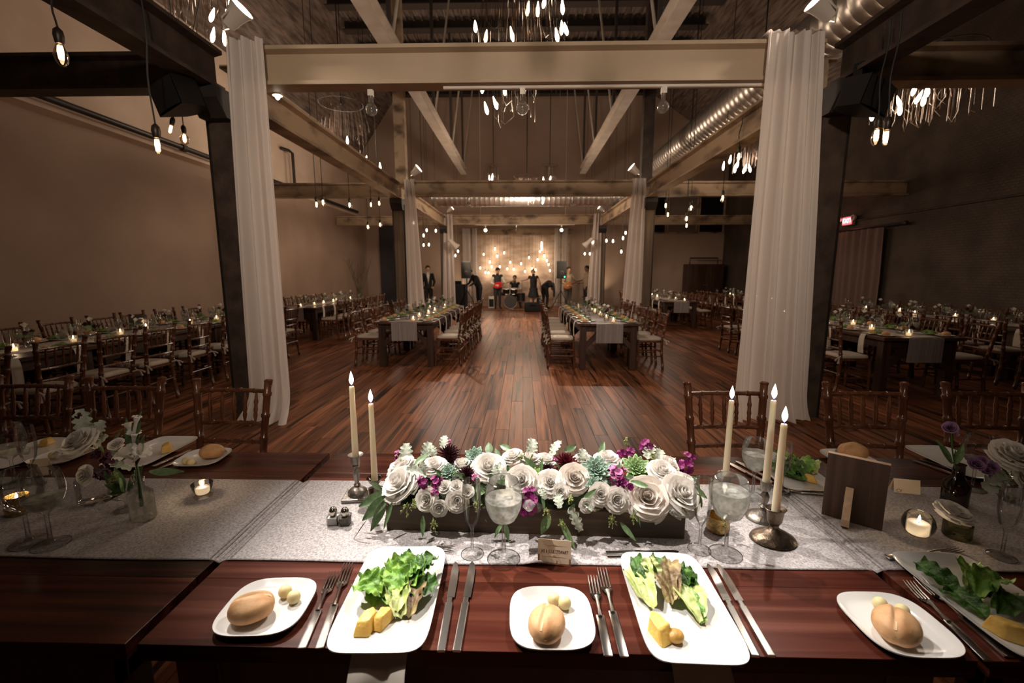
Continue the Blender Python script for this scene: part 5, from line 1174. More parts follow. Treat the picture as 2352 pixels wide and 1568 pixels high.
def dahlia(parent, loc, R, nrm, mtl, n=90, seed=0, name='chrysanthemum'):
    m = MB()
    for k in range(n):
        f = k/n; el = radians(80-88*f); L = .35+.65*f**.7; T = Matrix.Rotation(k*2.39996, 4, 'Z') @ Matrix.Rotation(-el, 4, 'Y')
        m.surf(lambda u, v: (.12+(L-.12)*v, (u-.5)*.17*sin(pi*(.12+.8*v)), .10*abs(u-.5)*1.2+.10*v*v), 2, 4, T)
    o = m.out(name, M[mtl], parent, loc=loc, rot=orient(nrm), angle=3); o.scale = (R,)*3; o['kind'] = 'stuff'; return o
def stock(parent, loc, R, nrm, mtl, n=9, tall=1.0, seed=0):
    m = MB(); r = random.Random(seed)
    for k in range(n):
        c = Vector((r.uniform(-.6, .6), r.uniform(-.6, .6), r.uniform(-.6, .6)*tall)); d = (c*1.2+Vector((0, -.3, .5))).normalized(); T = Matrix.Translation(c) @ d.to_track_quat('Z', 'Y').to_matrix().to_4x4()
        for j in range(5):
            m.surf(lambda u, v: (.46*v*cos(j*1.257+(u-.5)*1.5), .46*v*sin(j*1.257+(u-.5)*1.5), .16*v+.09*sin(u*10+j)*v*v), 4, 3, T)
    o = m.out('stock_blossom', M[mtl], parent, loc=loc, rot=orient(nrm), angle=3); o.scale = (R,)*3; o['kind'] = 'stuff'; return o
def lance_mesh(w, bend, seed):
    m = MB().surf(lambda u, v: (v, (u-.5)*w*sin(pi*(.03+.95*v))**.8*(1.15-.5*v), bend*(v*v-.2*v)+.25*abs(u-.5)*w), 4, 10); me = bpy.data.meshes.new('leaf'); me.from_pydata([tuple(p) for p in m.v], [], m.f); me.shade_smooth(); return me
LM = [lance_mesh(.30, -.12, 0), lance_mesh(.36, -.30, 1), lance_mesh(.25, .10, 2)]
for q in LM: q.materials.append(M['euc'])
def leaf(parent, p0, p1, wk=1.0, k=None, roll=None, name='leaf'):
    p0, p1 = Vector(p0), Vector(p1); d = p1-p0; me = random.choice(LM) if k is None else LM[k]
    # blade normal roughly toward the viewer and up
    x = d.normalized(); up = Vector((random.uniform(-.3, .3), -.55, .8)); up = (up-x*up.dot(x)).normalized(); y = up.cross(x)
    R = Matrix((x, y, up)).transposed().to_4x4()
    return link(me, name, parent, p0, (R @ Matrix.Rotation(random.uniform(-.5, .5) if roll is None else roll, 4, 'X')).to_euler(), (d.length, d.length*wk, d.length))
def dusty_mesh(seed):
    def fn(u, v):
        s = (u-.5)*2; lob = .42+.58*abs(sin(v*pi*4.5))**.7; w = .33*sin(pi*(.08+.86*v))**.55*lob
        return (v, s*w, .10*sin(v*3)+.16*abs(s)**1.5*.5+.03*sin(s*8+v*12)*abs(s))
    m = MB().surf(fn, 8, 22); me = bpy.data.meshes.new('dusty_leaf'); me.from_pydata([tuple(p) for p in m.v], [], m.f); me.shade_smooth(); me.materials.append(M['silver']); return me
DM = dusty_mesh(0)
def dusty(parent, p0, p1, wk=1.0):
    o = leaf(parent, p0, p1, wk, 0, name='dusty_miller_leaf'); o.data = DM; return o
def spray(parent, p, L, dirn, seed=0, n=34):
    r = random.Random(seed); m = MB(); d = Vector(dirn).normalized(); p = Vector(p)
    for k in range(7):
        e = p+d*L*r.uniform(.5, 1)+Vector((r.uniform(-.4, .4), r.uniform(-.3, .2), r.uniform(-.35, .35)))*L; m.tube([p, p.lerp(e, .5)+d*L*.1, e], .0007, 4)
        for j in range(n//7): q = p.lerp(e, r.uniform(.4, 1.05))+Vector((r.uniform(-1, 1), r.uniform(-1, 1), r.uniform(-1, 1)))*L*.08; m.ball(q, r.uniform(.0016, .0026), 4)
    o = m.out('seeded_spray', M['seed'], parent); o['kind'] = 'stuff'; return o

# the long wooden box
A, B = at(888, 1216, RZ), at(1572, 1238, RZ); ang = atan2((B-A).y, (B-A).x); BL = (B-A).length
BH = aty(889, 1160, A.y).z-RZ
root = thing('flower_box', 'long dark wooden box of white roses, succulents and burgundy blooms', 'centerpiece', ((A.x+B.x)/2, (A.y+B.y)/2, RZ), ang)
BD = .20
MB().bbox((0, .008, BH/2), (BL, .016, BH), .002).out('front_board', M['boxw'], root, smooth=False); MB().bbox((0, BD-.008, BH/2), (BL, .016, BH), .002).out('back_board', M['boxw'], root, smooth=False)
for s in (-1, 1): MB().bbox((s*(BL/2-.008), BD/2, BH/2), (.016, BD-.033, BH), .002).out('end_board', M['boxw'], root, smooth=False)
MB().box((0, BD/2, .006), (BL-.034, BD-.034, .01)).out('bottom_board', M['boxw'], root, smooth=False)
def moss(u, v):
    x = (u-.5)*(BL-.05); y = .02+v*(BD-.04); return (x, y, BH-.012+.075*sin(pi*v)**.6*sin(pi*u)**.3+.012*sin(x*70)*sin(y*60))
o = MB().surf(moss, 70, 18).out('packed_greens', M['moss'], root, angle=3); o['kind'] = 'stuff'
RI = Matrix.Rotation(-ang, 4, 'Z') @ Matrix.Translation(-root.location)
def cp(cx, cyy, Y): return RI @ aty(760+cx/2.5565, 820+cyy/2.5565, Y)       # a spot of the arrangement at depth Y
def rad(r, Y): return r/2.5565*(Y*.988+.1)/1020
ROSES = [(395, 738, 100, 1.29, (-.4, -.5, .8), 5, 'petal'), (405, 640, 78, 1.38, (-.5, -.1, .8), 5, 'petal'), (605, 632, 66, 1.36, (-.1, -.3, .9), 5, 'petal'), (772, 632, 66, 1.40, (0, -.1, 1), 5, 'petal'), (925, 645, 88, 1.33, (.0, -.5, .8), 5, 'petal'), (1065, 578, 58, 1.42, (-.2, -.2, .9), 4, 'petal'), (1175, 590, 58, 1.41, (.1, 0, 1), 5, 'petal'), (1262, 598, 56, 1.41, (.2, -.1, 1), 5, 'petal'),
    (1118, 722, 82, 1.27, (-.1, -.8, .7), 5, 'petal'), (1290, 735, 78, 1.27, (0, -.6, .8), 5, 'petal'), (1430, 708, 80, 1.29, (.1, -.7, .7), 5, 'pinkin'), (560, 835, 62, 1.235, (-.2, -.9, .4), 4, 'petal'), (635, 885, 56, 1.225, (.1, -.9, .1), 3, 'petal'), (668, 762, 44, 1.26, (-.3, -.6, .7), 3, 'petal'), (738, 760, 44, 1.26, (.2, -.6, .8), 3, 'petal'), (742, 842, 60, 1.235, (.2, -.9, .4), 4, 'petal'), (800, 790, 44, 1.25, (.2, -.7, .7), 3, 'petal'),
    (1622, 592, 70, 1.42, (0, -.1, 1), 5, 'petal'), (1950, 668, 76, 1.33, (.2, -.4, .9), 5, 'petal'), (1992, 622, 56, 1.38, (.5, -.2, .8), 4, 'petal'), (1860, 822, 112, 1.235, (-.1, -.75, .65), 5, 'pinkin'), (2062, 800, 108, 1.25, (.35, -.6, .75), 5, 'petal'), (2090, 735, 72, 1.31, (.5, -.2, .8), 5, 'petal'), (1680, 838, 66, 1.225, (.1, -.9, .45), 4, 'petal'), (1585, 805, 62, 1.235, (0, -.8, .5), 4, 'petal'), (1480, 590, 50, 1.43, (0, 0, 1), 4, 'petal'), (860, 600, 50, 1.42, (0, 0, 1), 3, 'petal'), (1350, 790, 52, 1.24, (.1, -.8, .5), 3, 'petal'), (1500, 870, 46, 1.215, (0, -.9, .3), 3, 'petal')]
for k, (cx, cyy, r, Y, nrm, ly, mt) in enumerate(ROSES):
    R = rad(r, Y); p = cp(cx, cyy, Y)-Vector(nrm).normalized()*R*.5; rose(root, p, R*1.02, nrm, mt, ly, k)
for cx, cyy, r, Y, mt in [(688, 562, 72, 1.42, 'darkburg'), (796, 686, 66, 1.30, 'darkburg'), (1380, 612, 74, 1.37, 'burg'), (1270, 655, 50, 1.36, 'darkburg'), (700, 600, 40, 1.40, 'darkburg')]:
    R = rad(r, Y); dahlia(root, cp(cx, cyy, Y)-Vector((0, -.25, .3))*R, R*1.05, (0, -.5, .85), mt)
for cx, cyy, r, Y, mt, n in [(845, 578, 74, 1.42, 'succ', 30), (686, 668, 62, 1.33, 'succ', 34), (1562, 655, 100, 1.32, 'succ', 34), (1800, 648, 98, 1.36, 'succg', 40), (1196, 682, 48, 1.30, 'lime', 24), (1545, 740, 60, 1.27, 'succ', 22)]:
    R = rad(r, Y); succulent(root, cp(cx, cyy, Y)-Vector((0, -.25, .3))*R, R*1.05, (.05, -.55, .8), mt, n, cx)
for k, (cx, cyy, r, Y, mt, n, tl) in enumerate([(400, 590, 42, 1.44, 'magenta', 8, 1), (540, 735, 44, 1.26, 'magenta', 9, 1), (622, 740, 44, 1.27, 'magenta', 12, 1.8), (612, 800, 30, 1.235, 'magenta', 7, 1), (1158, 870, 62, 1.215, 'magenta', 16, 1.5), (1165, 800, 40, 1.23, 'magenta', 8, 1.2), (1700, 562, 40, 1.45, 'magenta', 8, 1), (1762, 562, 38, 1.45, 'magenta', 8, 1), (1850, 525, 44, 1.46, 'magenta', 11, 1.5), (2075, 640, 52, 1.40, 'magenta', 12, 1.6), (2100, 590, 34, 1.42, 'magenta', 8, 1.5), (1690, 700, 58, 1.29, 'pink', 14, 1), (1725, 755, 50, 1.26, 'magenta', 10, 1), (848, 708, 26, 1.27, 'pink', 8, 1), (1320, 600, 26, 1.42, 'pink', 6, 1), (690, 498, 16, 1.46, 'pink', 4, 2)]):
    stock(root, cp(cx, cyy, Y), rad(r, Y)*.95, (0, -.3, .9), mt, n, tl, k)
def cleaf(fn, a, b, Ya, Yb, wk):
    p, q = cp(*a, Ya), cp(*b, Yb); d = fn is dusty; fn(root, p, p+(q-p)*(1.08 if d else 1.0), wk*(1.2 if d or wk > .5 else 1))
for a, b, Ya, Yb, wk in [((440, 625), (445, 515), 1.42, 1.46, .9), ((545, 600), (575, 508), 1.42, 1.47, .9), ((600, 590), (590, 525), 1.43, 1.46, 1), ((660, 540), (668, 468), 1.44, 1.48, .8), ((1165, 575), (1180, 486), 1.42, 1.47, .9), ((1300, 580), (1345, 500), 1.42, 1.46, .8), ((1460, 620), (1480, 545), 1.4, 1.44, .9), ((1860, 600), (1880, 520), 1.42, 1.47, .9), ((1905, 610), (1935, 548), 1.42, 1.46, .9), ((560, 690), (450, 668), 1.33, 1.30, .9), ((560, 680), (530, 620), 1.33, 1.34, .9), ((1330, 790), (1345, 880), 1.24, 1.20, .8), ((1400, 880), (1460, 1010), 1.21, 1.19, .6), ((1960, 690), (2010, 600), 1.38, 1.42, .8), ((960, 690), (1000, 630), 1.3, 1.33, .9), ((980, 720), (960, 650), 1.28, 1.3, .9), ((1960, 900), (2100, 935), 1.22, 1.22, .7), ((1230, 770), (1260, 830), 1.24, 1.22, .8), ((1480, 850), (1530, 900), 1.22, 1.2, .8)]: cleaf(dusty, a, b, Ya, Yb, wk)
for a, b, Ya, Yb, wk in [((335, 800), (160, 870), 1.30, 1.26, 1), ((335, 815), (185, 955), 1.28, 1.22, 1), ((320, 835), (235, 1025), 1.27, 1.22, .9), ((360, 850), (310, 1010), 1.24, 1.20, .6), ((300, 780), (225, 730), 1.32, 1.30, 1.2), ((215, 950), (125, 1075), 1.22, 1.19, .12), ((540, 930), (540, 1055), 1.21, 1.19, .9), ((1010, 980), (950, 1055), 1.21, 1.2, .9), ((1020, 970), (1045, 1085), 1.21, 1.19, .9), ((1290, 930), (1225, 1035), 1.21, 1.19, 1.3), ((1340, 950), (1440, 1135), 1.21, 1.16, .6), ((1700, 970), (1790, 1080), 1.21, 1.18, .9), ((1580, 590), (1605, 488), 1.43, 1.47, 1), ((1370, 555), (1450, 512), 1.45, 1.48, 1), ((1060, 550), (985, 505), 1.45, 1.48, 1), ((935, 570), (920, 495), 1.45, 1.48, 1.6), ((495, 640), (568, 548), 1.36, 1.42, .9), ((1760, 730), (1880, 765), 1.25, 1.23, 1.1), ((1480, 840), (1560, 775), 1.22, 1.23, 1.2), ((1430, 860), (1390, 930), 1.21, 1.2, 1), ((1900, 900), (1905, 955), 1.22, 1.2, 1), ((1790, 870), (1775, 930), 1.22, 1.2, 1.2), ((2130, 760), (2210, 830), 1.28, 1.26, 1.3), ((2140, 800), (2190, 880), 1.26, 1.24, 1.4), ((2120, 700), (2180, 770), 1.32, 1.3, 1.3), ((1240, 800), (1250, 900), 1.23, 1.21, 1), ((905, 950), (915, 970), 1.2, 1.2, 1), ((1800, 930), (1815, 1000), 1.2, 1.19, .7), ((440, 610), (445, 545), 1.44, 1.46, 1), ((990, 600), (965, 530), 1.44, 1.47, 1.3)]: cleaf(leaf, a, b, Ya, Yb, wk)
for k, (cx, cyy, Y, L, d) in enumerate([(450, 850, 1.215, .04, (-.2, -.3, -1)), (480, 830, 1.215, .03, (.2, -.3, -1)), (600, 940, 1.20, .035, (0, -.3, -1)), (860, 830, 1.205, .035, (0, -.2, -1)), (1410, 800, 1.215, .035, (.1, -.3, -.6)), (1265, 880, 1.205, .03, (0, -.3, -1)), (1360, 950, 1.2, .03, (0, -.2, -1)), (1655, 920, 1.205, .035, (-.1, -.3, -1)), (1770, 920, 1.205, .03, (.1, -.3, -1)), (1115, 610, 1.38, .035, (0, 0, 1)), (1890, 610, 1.40, .035, (.1, 0, 1)), (420, 630, 1.4, .03, (-.3, 0, 1)), (1730, 520, 1.46, .03, (0, 0, 1)), (1160, 620, 1.38, .03, (.3, 0, 1)), (2290, 930, 1.24, .03, (.5, -.2, -.4))]): spray(root, cp(cx, cyy, Y), L, d, k)
for k in range(70):                               # filling leaves between the blooms
    u = random.uniform(.02, .98); v = random.uniform(.05, .95); b0 = Vector(moss(u, v)); e = b0+Vector((random.uniform(-.05, .05), (v-.6)*.09+random.uniform(-.03, .02), random.uniform(.0, .05))); leaf(root, b0, e, random.uniform(.9, 1.5))

# ------------------------------------------------------------------ small vases of the end tables
t = thing('flower_flask', 'square glass flask holding white freesia stems', 'vase', at(330, 1192, RZ)); t.location.z = RZ; h = aty(325, 1090, t.location.y).z-RZ
m = MB(); m.surf(lambda u, v: (lambda k, rr: (rr*abs(cos(k))**.4*(1 if cos(k) > 0 else -1), rr*abs(sin(k))**.4*(1 if sin(k) > 0 else -1)*.75, h*v))(u*2*pi+.3, (.031 if v < .62 else .031-.018*min(1, (v-.62)/.12)) if v < .93 else .016), 32, 16); m.out('flask', M['glass'], t, angle=1.2)
m = MB(); m.surf(lambda u, v: (lambda k: (.028*abs(cos(k))**.4*(1 if cos(k) > 0 else -1), .028*.75*abs(sin(k))**.4*(1 if sin(k) > 0 else -1), .004+h*.52*v))(u*2*pi+.3), 24, 2); m.out('water', glass('flask_water', (.9, .9, .89), .05, frost=.25, fcol=(.7, .68, .66), ior=1.33), t)
M['stem'] = mat('green_stem', (.05, .10, .03), .5)
m = MB(); m.tube([(0, 0, h*.3), (.002, 0, h*.8), (0, 0, h*1.5)], [.006, .005, .003], 8); m.out('stem', M['stem'], t)
def trumpet(parent, base, tip, R, mtl='petal'):
    base, tip = Vector(base), Vector(tip); d = tip-base; T = Matrix.Translation(base) @ d.to_track_quat('Z', 'Y').to_matrix().to_4x4(); L = d.length; c = MB().lathe([(.003, 0), (.005, L*.35), (R*.35, L*.7)], 10, T).out('blossom', M[mtl], parent)
    for j in range(6): MB().surf(lambda u, v: ((R*.3+R*.7*v)*cos(j*1.047+(u-.5)*1.1*sin(pi*(.25+.6*v))), (R*.3+R*.7*v)*sin(j*1.047+(u-.5)*1.1*sin(pi*(.25+.6*v))), L*(.66+.34*sin(v*2))), 4, 5, T).out('petal', M[mtl], c, angle=3)
for b, e, R in [((0, -.005, h*1.35), (-.035, -.02, h*1.55), .026), ((.0, -.01, h*1.3), (.045, -.02, h*1.6), .028), ((0, 0, h*1.6), (.012, -.005, h*1.95), .02), ((0, 0, h*1.7), (-.02, .01, h*2.1), .016), ((0, 0, h*1.75), (.015, .01, h*2.25), .014), ((.01, 0, h*1.4), (.01, -.03, h*1.65), .022)]: trumpet(t, b, e, R)
for b, e, w in [((0, 0, h*1.5), (.02, 0, h*2.3), .7), ((0, 0, h*1.5), (-.015, 0, h*2.2), .7), ((.02, .02, h), (.10, .06, h*.85), 1.6), ((.0, .0, h*1.2), (.05, .0, h*1.9), .8)]: leaf(t, b, e, w)
t = thing('flower_jar', 'glass jar with a big white rose and silver leaves', 'vase', at(222, 1150, RZ)); t.location.z = RZ; jy = t.location.y
MB().lathe([(.001, .002), (.045, .002), (.05, .01), (.05, .085), (.04, .10), (.042, .11)], 28).out('jar', M['glass'], t, angle=1.2)
JI = Matrix.Translation(-t.location)
def jp(px, py, dy=0): return JI @ aty(px, py, jy+dy)
rose(t, jp(190, 1018, .0), .046, (-.2, -.6, .8), 'petal', 5, 91); rose(t, jp(205, 1090, -.05), .030, (-.2, -.9, .3), 'petal', 4, 92); rose(t, jp(272, 1025, .03), .026, (.1, -.5, .8), 'petal', 3, 93)
for a, b, w in [((195, 1000), (182, 940), .9), ((215, 1005), (238, 965), 1.1), ((215, 1040), (250, 1000), .9), ((240, 1060), (300, 1080), .6), ((245, 1045), (290, 1035), .8)]: dusty(t, jp(*a, .03), jp(*b, .05), w)
for a, b, w in [((205, 1010), (205, 945), .8), ((250, 1030), (285, 985), .8), ((240, 1040), (225, 1010), 1), ((280, 1060), (330, 1020), .9)]: leaf(t, jp(*a, .04), jp(*b, .06), w)
for px, py, r in ((228, 1050, .026), (232, 1085, .026), (245, 1065, .02), (178, 955, .01)): stock(t, jp(px, py, -.02), r, (0, -.6, .7), 'plum', 9, 1, px)
for a, b in ((200, 1100), (215, 1095)): pass
t = thing('stemmed_glass', 'short stemmed glass of dark greens beside the freesia flask', 'vase', at(294, 1168, RZ)); t.location.z = RZ
MB().lathe([(.036, 0), (.036, .002), (.01, .007), (.006, .02), (.008, .032), (.04, .05), (.045, .07), (.04, .09)], 28).out('glass', M['glass'], t, angle=1.2)
for k in range(14): a = k*.9; leaf(t, (.01*cos(a), .01*sin(a), .06), (.05*cos(a), .05*sin(a), .10+.04*sin(k*2)), 1.4)
spray(t, (0, -.02, .10), .05, (0, -.3, .6), 50, 60)
# brick wall end
t = thing('amber_bottle', 'dark amber bottle with a single mauve bloom', 'vase', at(2190, 1158, RZ)); t.location.z = RZ; by = t.location.y; h = aty(2190, 1068, by).z-RZ
m = MB(); m.capl = True; m.lathe([(.034, 0), (.036, .006), (.036, h*.55), (.017, h*.72), (.015, h), (.018, h+.004)], 24).out('bottle', glass('amber_glass', (.20, .12, .05), .05, body=.06), t, angle=.8)
BI = Matrix.Translation(-t.location)
def bp(px, py, dy=0): return BI @ aty(px, py, by+dy)
MB().tube([(0, 0, h*.6), bp(2187, 1030), bp(2186, 992)], .0025, 6).out('stem', M['stem'], t); rose(t, bp(2182, 985), .022, (-.5, -.5, .6), 'lav', 3, 95); stock(t, bp(2195, 992), .014, (0, -.3, .8), 'lav', 6, 1, 5)
for a, b, w in [((2185, 1065), (2155, 1010), 1.1), ((2195, 1065), (2215, 1020), .9), ((2190, 1065), (2200, 1035), 1)]: leaf(t, bp(*a), bp(*b), w)
t = thing('rose_cup', 'small green tinted cup with one open white rose', 'vase', at(2196, 1232, RZ)); t.location.z = RZ; by = t.location.y; BI = Matrix.Translation(-t.location)
m = MB(); m.capl = True; m.lathe([(.03, 0), (.034, .006), (.034, .045), (.028, .05)], 24).out('cup', glass('green_glass', (.40, .40, .22), .06, body=.06), t, angle=.8)
c = rose(t, bp(2192, 1170)-Vector((0, 0, .012)), .040, (.1, -.25, .95), 'petal', 5, 96, 3.0); c.scale = (.04, .04, .026)
t = thing('flower_bowl', 'bowl of white rose, lavender blooms and greens in shadow', 'vase', at(2330, 1150, RZ)); t.location.z = RZ; by = t.location.y; BI = Matrix.Translation(-t.location)
MB().lathe([(.001, .002), (.04, .002), (.055, .03), (.055, .07), (.05, .085)], 26).out('bowl', M['glass'], t, angle=1.2)
rose(t, bp(2318, 1052), .055, (.0, -.5, .8), 'petal', 5, 97); rose(t, bp(2345, 1100, -.03), .036, (.1, -.8, .5), 'petal', 4, 98)
for px, py, r in ((2240, 1068, .024), (2262, 1080, .02), (2275, 1075, .022), (2255, 1058, .016)): rose(t, bp(px, py, -.02), r, (-.3, -.6, .6), 'lav', 3, px)
for a, b, w in [((2310, 1090), (2270, 1110), 1), ((2320, 1090), (2350, 1065), .9), ((2300, 1085), (2255, 1120), 1.2)]: dusty(t, bp(*a), bp(*b, -.03), w)
for k in range(12): a = k*.6; leaf(t, (.02*cos(a), .02*sin(a), .08), (.085*cos(a), .06*sin(a)-.02, .10+.03*sin(k*2)), 1.2)
# ------------------------------------------------------------------ the band and guests at the stage
def skinmat(n, c): M[n] = mat(n, c, .55, sss=.1); return M[n]
skinmat('skin', (.55, .31, .21)); skinmat('skinp', (.66, .42, .31)); skinmat('skind', (.20, .10, .06))
for n, c in dict(suit=(.010, .009, .010), shirt=(.68, .62, .56), vest=(.018, .016, .02), trouser=(.014, .012, .013), tan=(.42, .32, .22), grey=(.16, .135, .115), red=(.45, .06, .06), shoe=(.012, .01, .009), dress=(.012, .011, .013), brownh=(.03, .015, .008), blond=(.42, .25, .12), blackh=(.008, .006, .005)).items(): M[n] = mat(n, c, .75, col2=tuple(k*.75 for k in c), scale=12)
BONES = [('pelvis', 'chest', .080, .088), ('chest', 'neck', .075, .035), ('neck', 'skull', .032, .034), ('chest', 'shoulder', .055, .040), ('shoulder', 'elbow', .036, .028), ('elbow', 'wrist', .027, .019), ('pelvis', 'hip', .070, .062), ('hip', 'knee', .058, .038), ('knee', 'ankle', .036, .024), ('ankle', 'toe', .026, .022)]
REST = dict(pelvis=(0, 0, .53), chest=(0, 0, .735), neck=(0, .005, .825), skull=(0, -.008, .90), shoulder=(.092, .003, .795), elbow=(.125, .012, .635), wrist=(.125, -.035, .49), hip=(.047, 0, .50), knee=(.055, -.012, .285), ankle=(.058, .012, .045), toe=(.068, -.085, .018))
def capsule(mb, a, b, ra, rb, n=12, flat=None):
    a, b = Vector(a), Vector(b); d = b-a; L = max(d.length, 1e-4); T = Matrix.Translation(a) @ d.to_track_quat('Z', 'Y').to_matrix().to_4x4()
    pr = [(max(1e-4, ra*sin(i*pi/10)), -ra*cos(i*pi/10)) for i in range(6)]+[(max(1e-4, rb*cos(i*pi/10)), L+rb*sin(i*pi/10)) for i in range(6)]
    mb.lathe(pr, n, T)
def person(label, loc, rz, H, pose, top='suit', arms=None, legs='trouser', skin='skin', hair='brownh', hairlen=0, skirt=None, forearm=None, head_dir=(0, -1, 0), shoes='shoe', wide=1.0, chest2=None):
    J = {}
    for k, v in REST.items():
        if k in ('pelvis', 'chest', 'neck', 'skull'): J[k] = Vector(pose.get(k, v))
        else:
            for s, sd in ((-1, 'r'), (1, 'l')): J[k+sd] = Vector(pose[k+sd]) if k+sd in pose else Vector((v[0]*s, v[1], v[2]))
    if 'pelvis' in pose or 'chest' in pose:                     # limbs follow the trunk unless given
        for sd in 'rl':
            for k, par_ in (('shoulder', 'chest'), ('elbow', 'chest'), ('wrist', 'chest'), ('hip', 'pelvis')):
                if k+sd not in pose: J[k+sd] = J[k+sd]+J[par_]-Vector(REST[par_])
        if 'neck' not in pose: J['neck'] = J['chest']+Vector(REST['neck'])-Vector(REST['chest'])
        if 'skull' not in pose: J['skull'] = J['neck']+Vector(REST['skull'])-Vector(REST['neck'])
    mb = MB(); seg = []
    def bone(a, b, ra, rb, m): capsule(mb, J[a]*H, J[b]*H, ra*H*wide, rb*H*wide); seg.append((J[a]*H, J[b]*H, m, (ra+rb)/2*H, a[:5] in ('shoul', 'elbow')))
    for a, b, ra, rb in BONES:
        m = top if a in ('pelvis', 'chest') and b in ('chest', 'neck', 'shoulder') else skin if a == 'neck' else (arms or top) if a == 'shoulder' else (forearm or arms or top) if a == 'elbow' else shoes if a == 'ankle' else legs
        if a in J and b in J: bone(a, b, ra, rb, m)
        elif a in J:
            for sd in 'rl': bone(a, b+sd, ra, rb, m)
        else:
            for sd in 'rl': bone(a+sd, b+sd, ra, rb, m)
    for s, sd in ((-1, 'r'), (1, 'l')):                         # breadth of chest and hips, then hands
        e, w = J['elbow'+sd]*H, J['wrist'+sd]*H; d = (w-e).normalized(); side = d.cross(Vector((0, -1, .3))).normalized(); n = side.cross(d).normalized()
        pm = w+d*.028*H; capsule(mb, w, w+d*.045*H, .016*H, .018*H); seg.append((w+d*.006*H, w+d*.10*H, skin, .02*H, True))
        for f in range(4):
            o = side*(f-1.5)*.0095*H; k1 = w+d*.052*H+o; L = (.036, .042, .040, .031)[f]*H; k2 = k1+d*L*.55+n*L*.12; k3 = k2+d*L*.35+n*L*.35; capsule(mb, k1, k2, .0056*H, .0054*H, 8); capsule(mb, k2, k3, .0054*H, .0050*H, 8)
        t1 = w+d*.018*H+side*s*.016*H; t2 = t1+(d*.6+side*s*.7).normalized()*.026*H; capsule(mb, t1, t2, .0066*H, .0058*H, 8); capsule(mb, t2, t2+d*.018*H, .0058*H, .005*H, 8)
    # head: skull, jaw, nose, ears
    F = Vector(head_dir).normalized(); up = (J['skull']-J['neck']).normalized(); S_ = F.cross(up).normalized(); Fh = up.cross(S_).normalized()*1.0
    c = J['skull']*H+up*.030*H; R = Matrix((S_, Fh, up)).transposed().to_4x4(); T = Matrix.Translation(c) @ R
    mb.ball((0, -.004*H, .006*H), .050*H, 12, T, sc=(.88, 1.08, 1.14)); mb.ball((0, .012*H, -.030*H), .036*H, 10, T, sc=(.88, 1, .9)); capsule(mb, T @ Vector((0, .048*H, .006*H)), T @ Vector((0, .060*H, -.010*H)), .006*H, .009*H, 8)
    for s in (-1, 1): mb.ball((s*.046*H, -.004*H, -.004*H), .014*H, 8, T, sc=(.45, .8, 1.2))
    seg.append((c-up*.03*H, c+up*.04*H, skin, .05*H, False))
    if skirt:                                                    # (colour, hem height, hem radius)
        m, hz, hr = skirt; w0 = J['pelvis']*H+Vector((0, 0, .09*H)); prof = [(.062*H, 0), (.085*H, -.07*H), (hr*H, hz*H-w0.z), (hr*H-.012*H, hz*H-w0.z-.004*H), (.06*H, -.075*H)]
        mb.capl = True; mb.lathe(prof, 24, Matrix.Translation(w0), ey=.85)
    o = mb.out('person', None, smooth=False)
    md = o.modifiers.new('r', 'REMESH'); md.mode = 'VOXEL'; md.voxel_size = .0105; md.use_smooth_shade = True
    ms = o.modifiers.new('s', 'SMOOTH'); ms.iterations = 3; ms.factor = .5
    bpy.context.view_layer.update(); me = bpy.data.meshes.new_from_object(o.evaluated_get(bpy.context.evaluated_depsgraph_get())); o.modifiers.clear(); old = o.data; o.data = me; bpy.data.meshes.remove(old)
    names = sorted(set(q[2] for q in seg) | ({skirt[0]} if skirt else set()) | ({chest2} if chest2 else set())); me.materials.clear()
    for n in names: me.materials.append(M[n])
    ix = {n: i for i, n in enumerate(names)}; idx = []
    for pg in me.polygons:
        p = pg.center; best = 9; bm_ = top; arm = False
        for a, b, m, r, ar in seg:
            ab = b-a; t = max(0, min(1, (p-a).dot(ab)/max(1e-9, ab.length_squared))); dd = (p-a-ab*t).length-r
            if dd < best: best = dd; bm_ = m; arm = ar
        if skirt and skirt[1]*H-.01 < p.z < J['pelvis'].z*H+.09*H and not arm: bm_ = skirt[0]
        if chest2 and bm_ == top and abs(p.x-J['chest'].x*H) < .035*H*(p.z/H-.60)/.2 and p.y < J['chest'].y*H-.02 : bm_ = chest2
        idx.append(ix[bm_])
    me.polygons.foreach_set('material_index', idx); me.shade_smooth()
    o.location = loc; o.rotation_euler = (0, 0, rz); tag(o, label, 'person')
    h = MB()
    def hf(u, v):
        a = u*2*pi; ph = v*(1.72 if not hairlen else 2.2); k = 1.0
        if cos(a) > 0: ph *= .60+.40*(1-cos(a))
        r = .055*H*(1.0+.02*sin(9*a)*sin(7*ph)); return tuple(T @ Vector((sin(a)*sin(ph)*r*.92, cos(a)*sin(ph)*r*1.10-.006*H, cos(ph)*r*1.17+.006*H)))
    h.surf(hf, 28, 12)
    if hairlen: h.ball((0, -.055*H, .03*H), .028*H, 8, T)
    h.out('hair', M[hair], o, angle=3, thick=-.008)
    for s in (-1, 1): e = MB().ball((s*.017*H, .0455*H, .004*H), .0052*H, 6, T); e.out('eye', M['shoe'], o)
    MB().ball((0, .0445*H, -.033*H), .011*H, 6, T, sc=(1, .35, .3)).out('mouth', M['red'], o)
    return o
def fl_(px, py): p = at(px, py, 0); return Vector((p.x, p.y, 0))
X_ = lambda px, y: aty(px, 700, y).x
GY = .003
person('guest in a red dress partly hidden behind the white curtain', (X_(960, 18.9), 18.9, 0), .5, 1.62, {}, top='red', skin='skinp', hair='brownh', hairlen=1, skirt=('red', .18, .13), arms='skinp', legs='skinp')
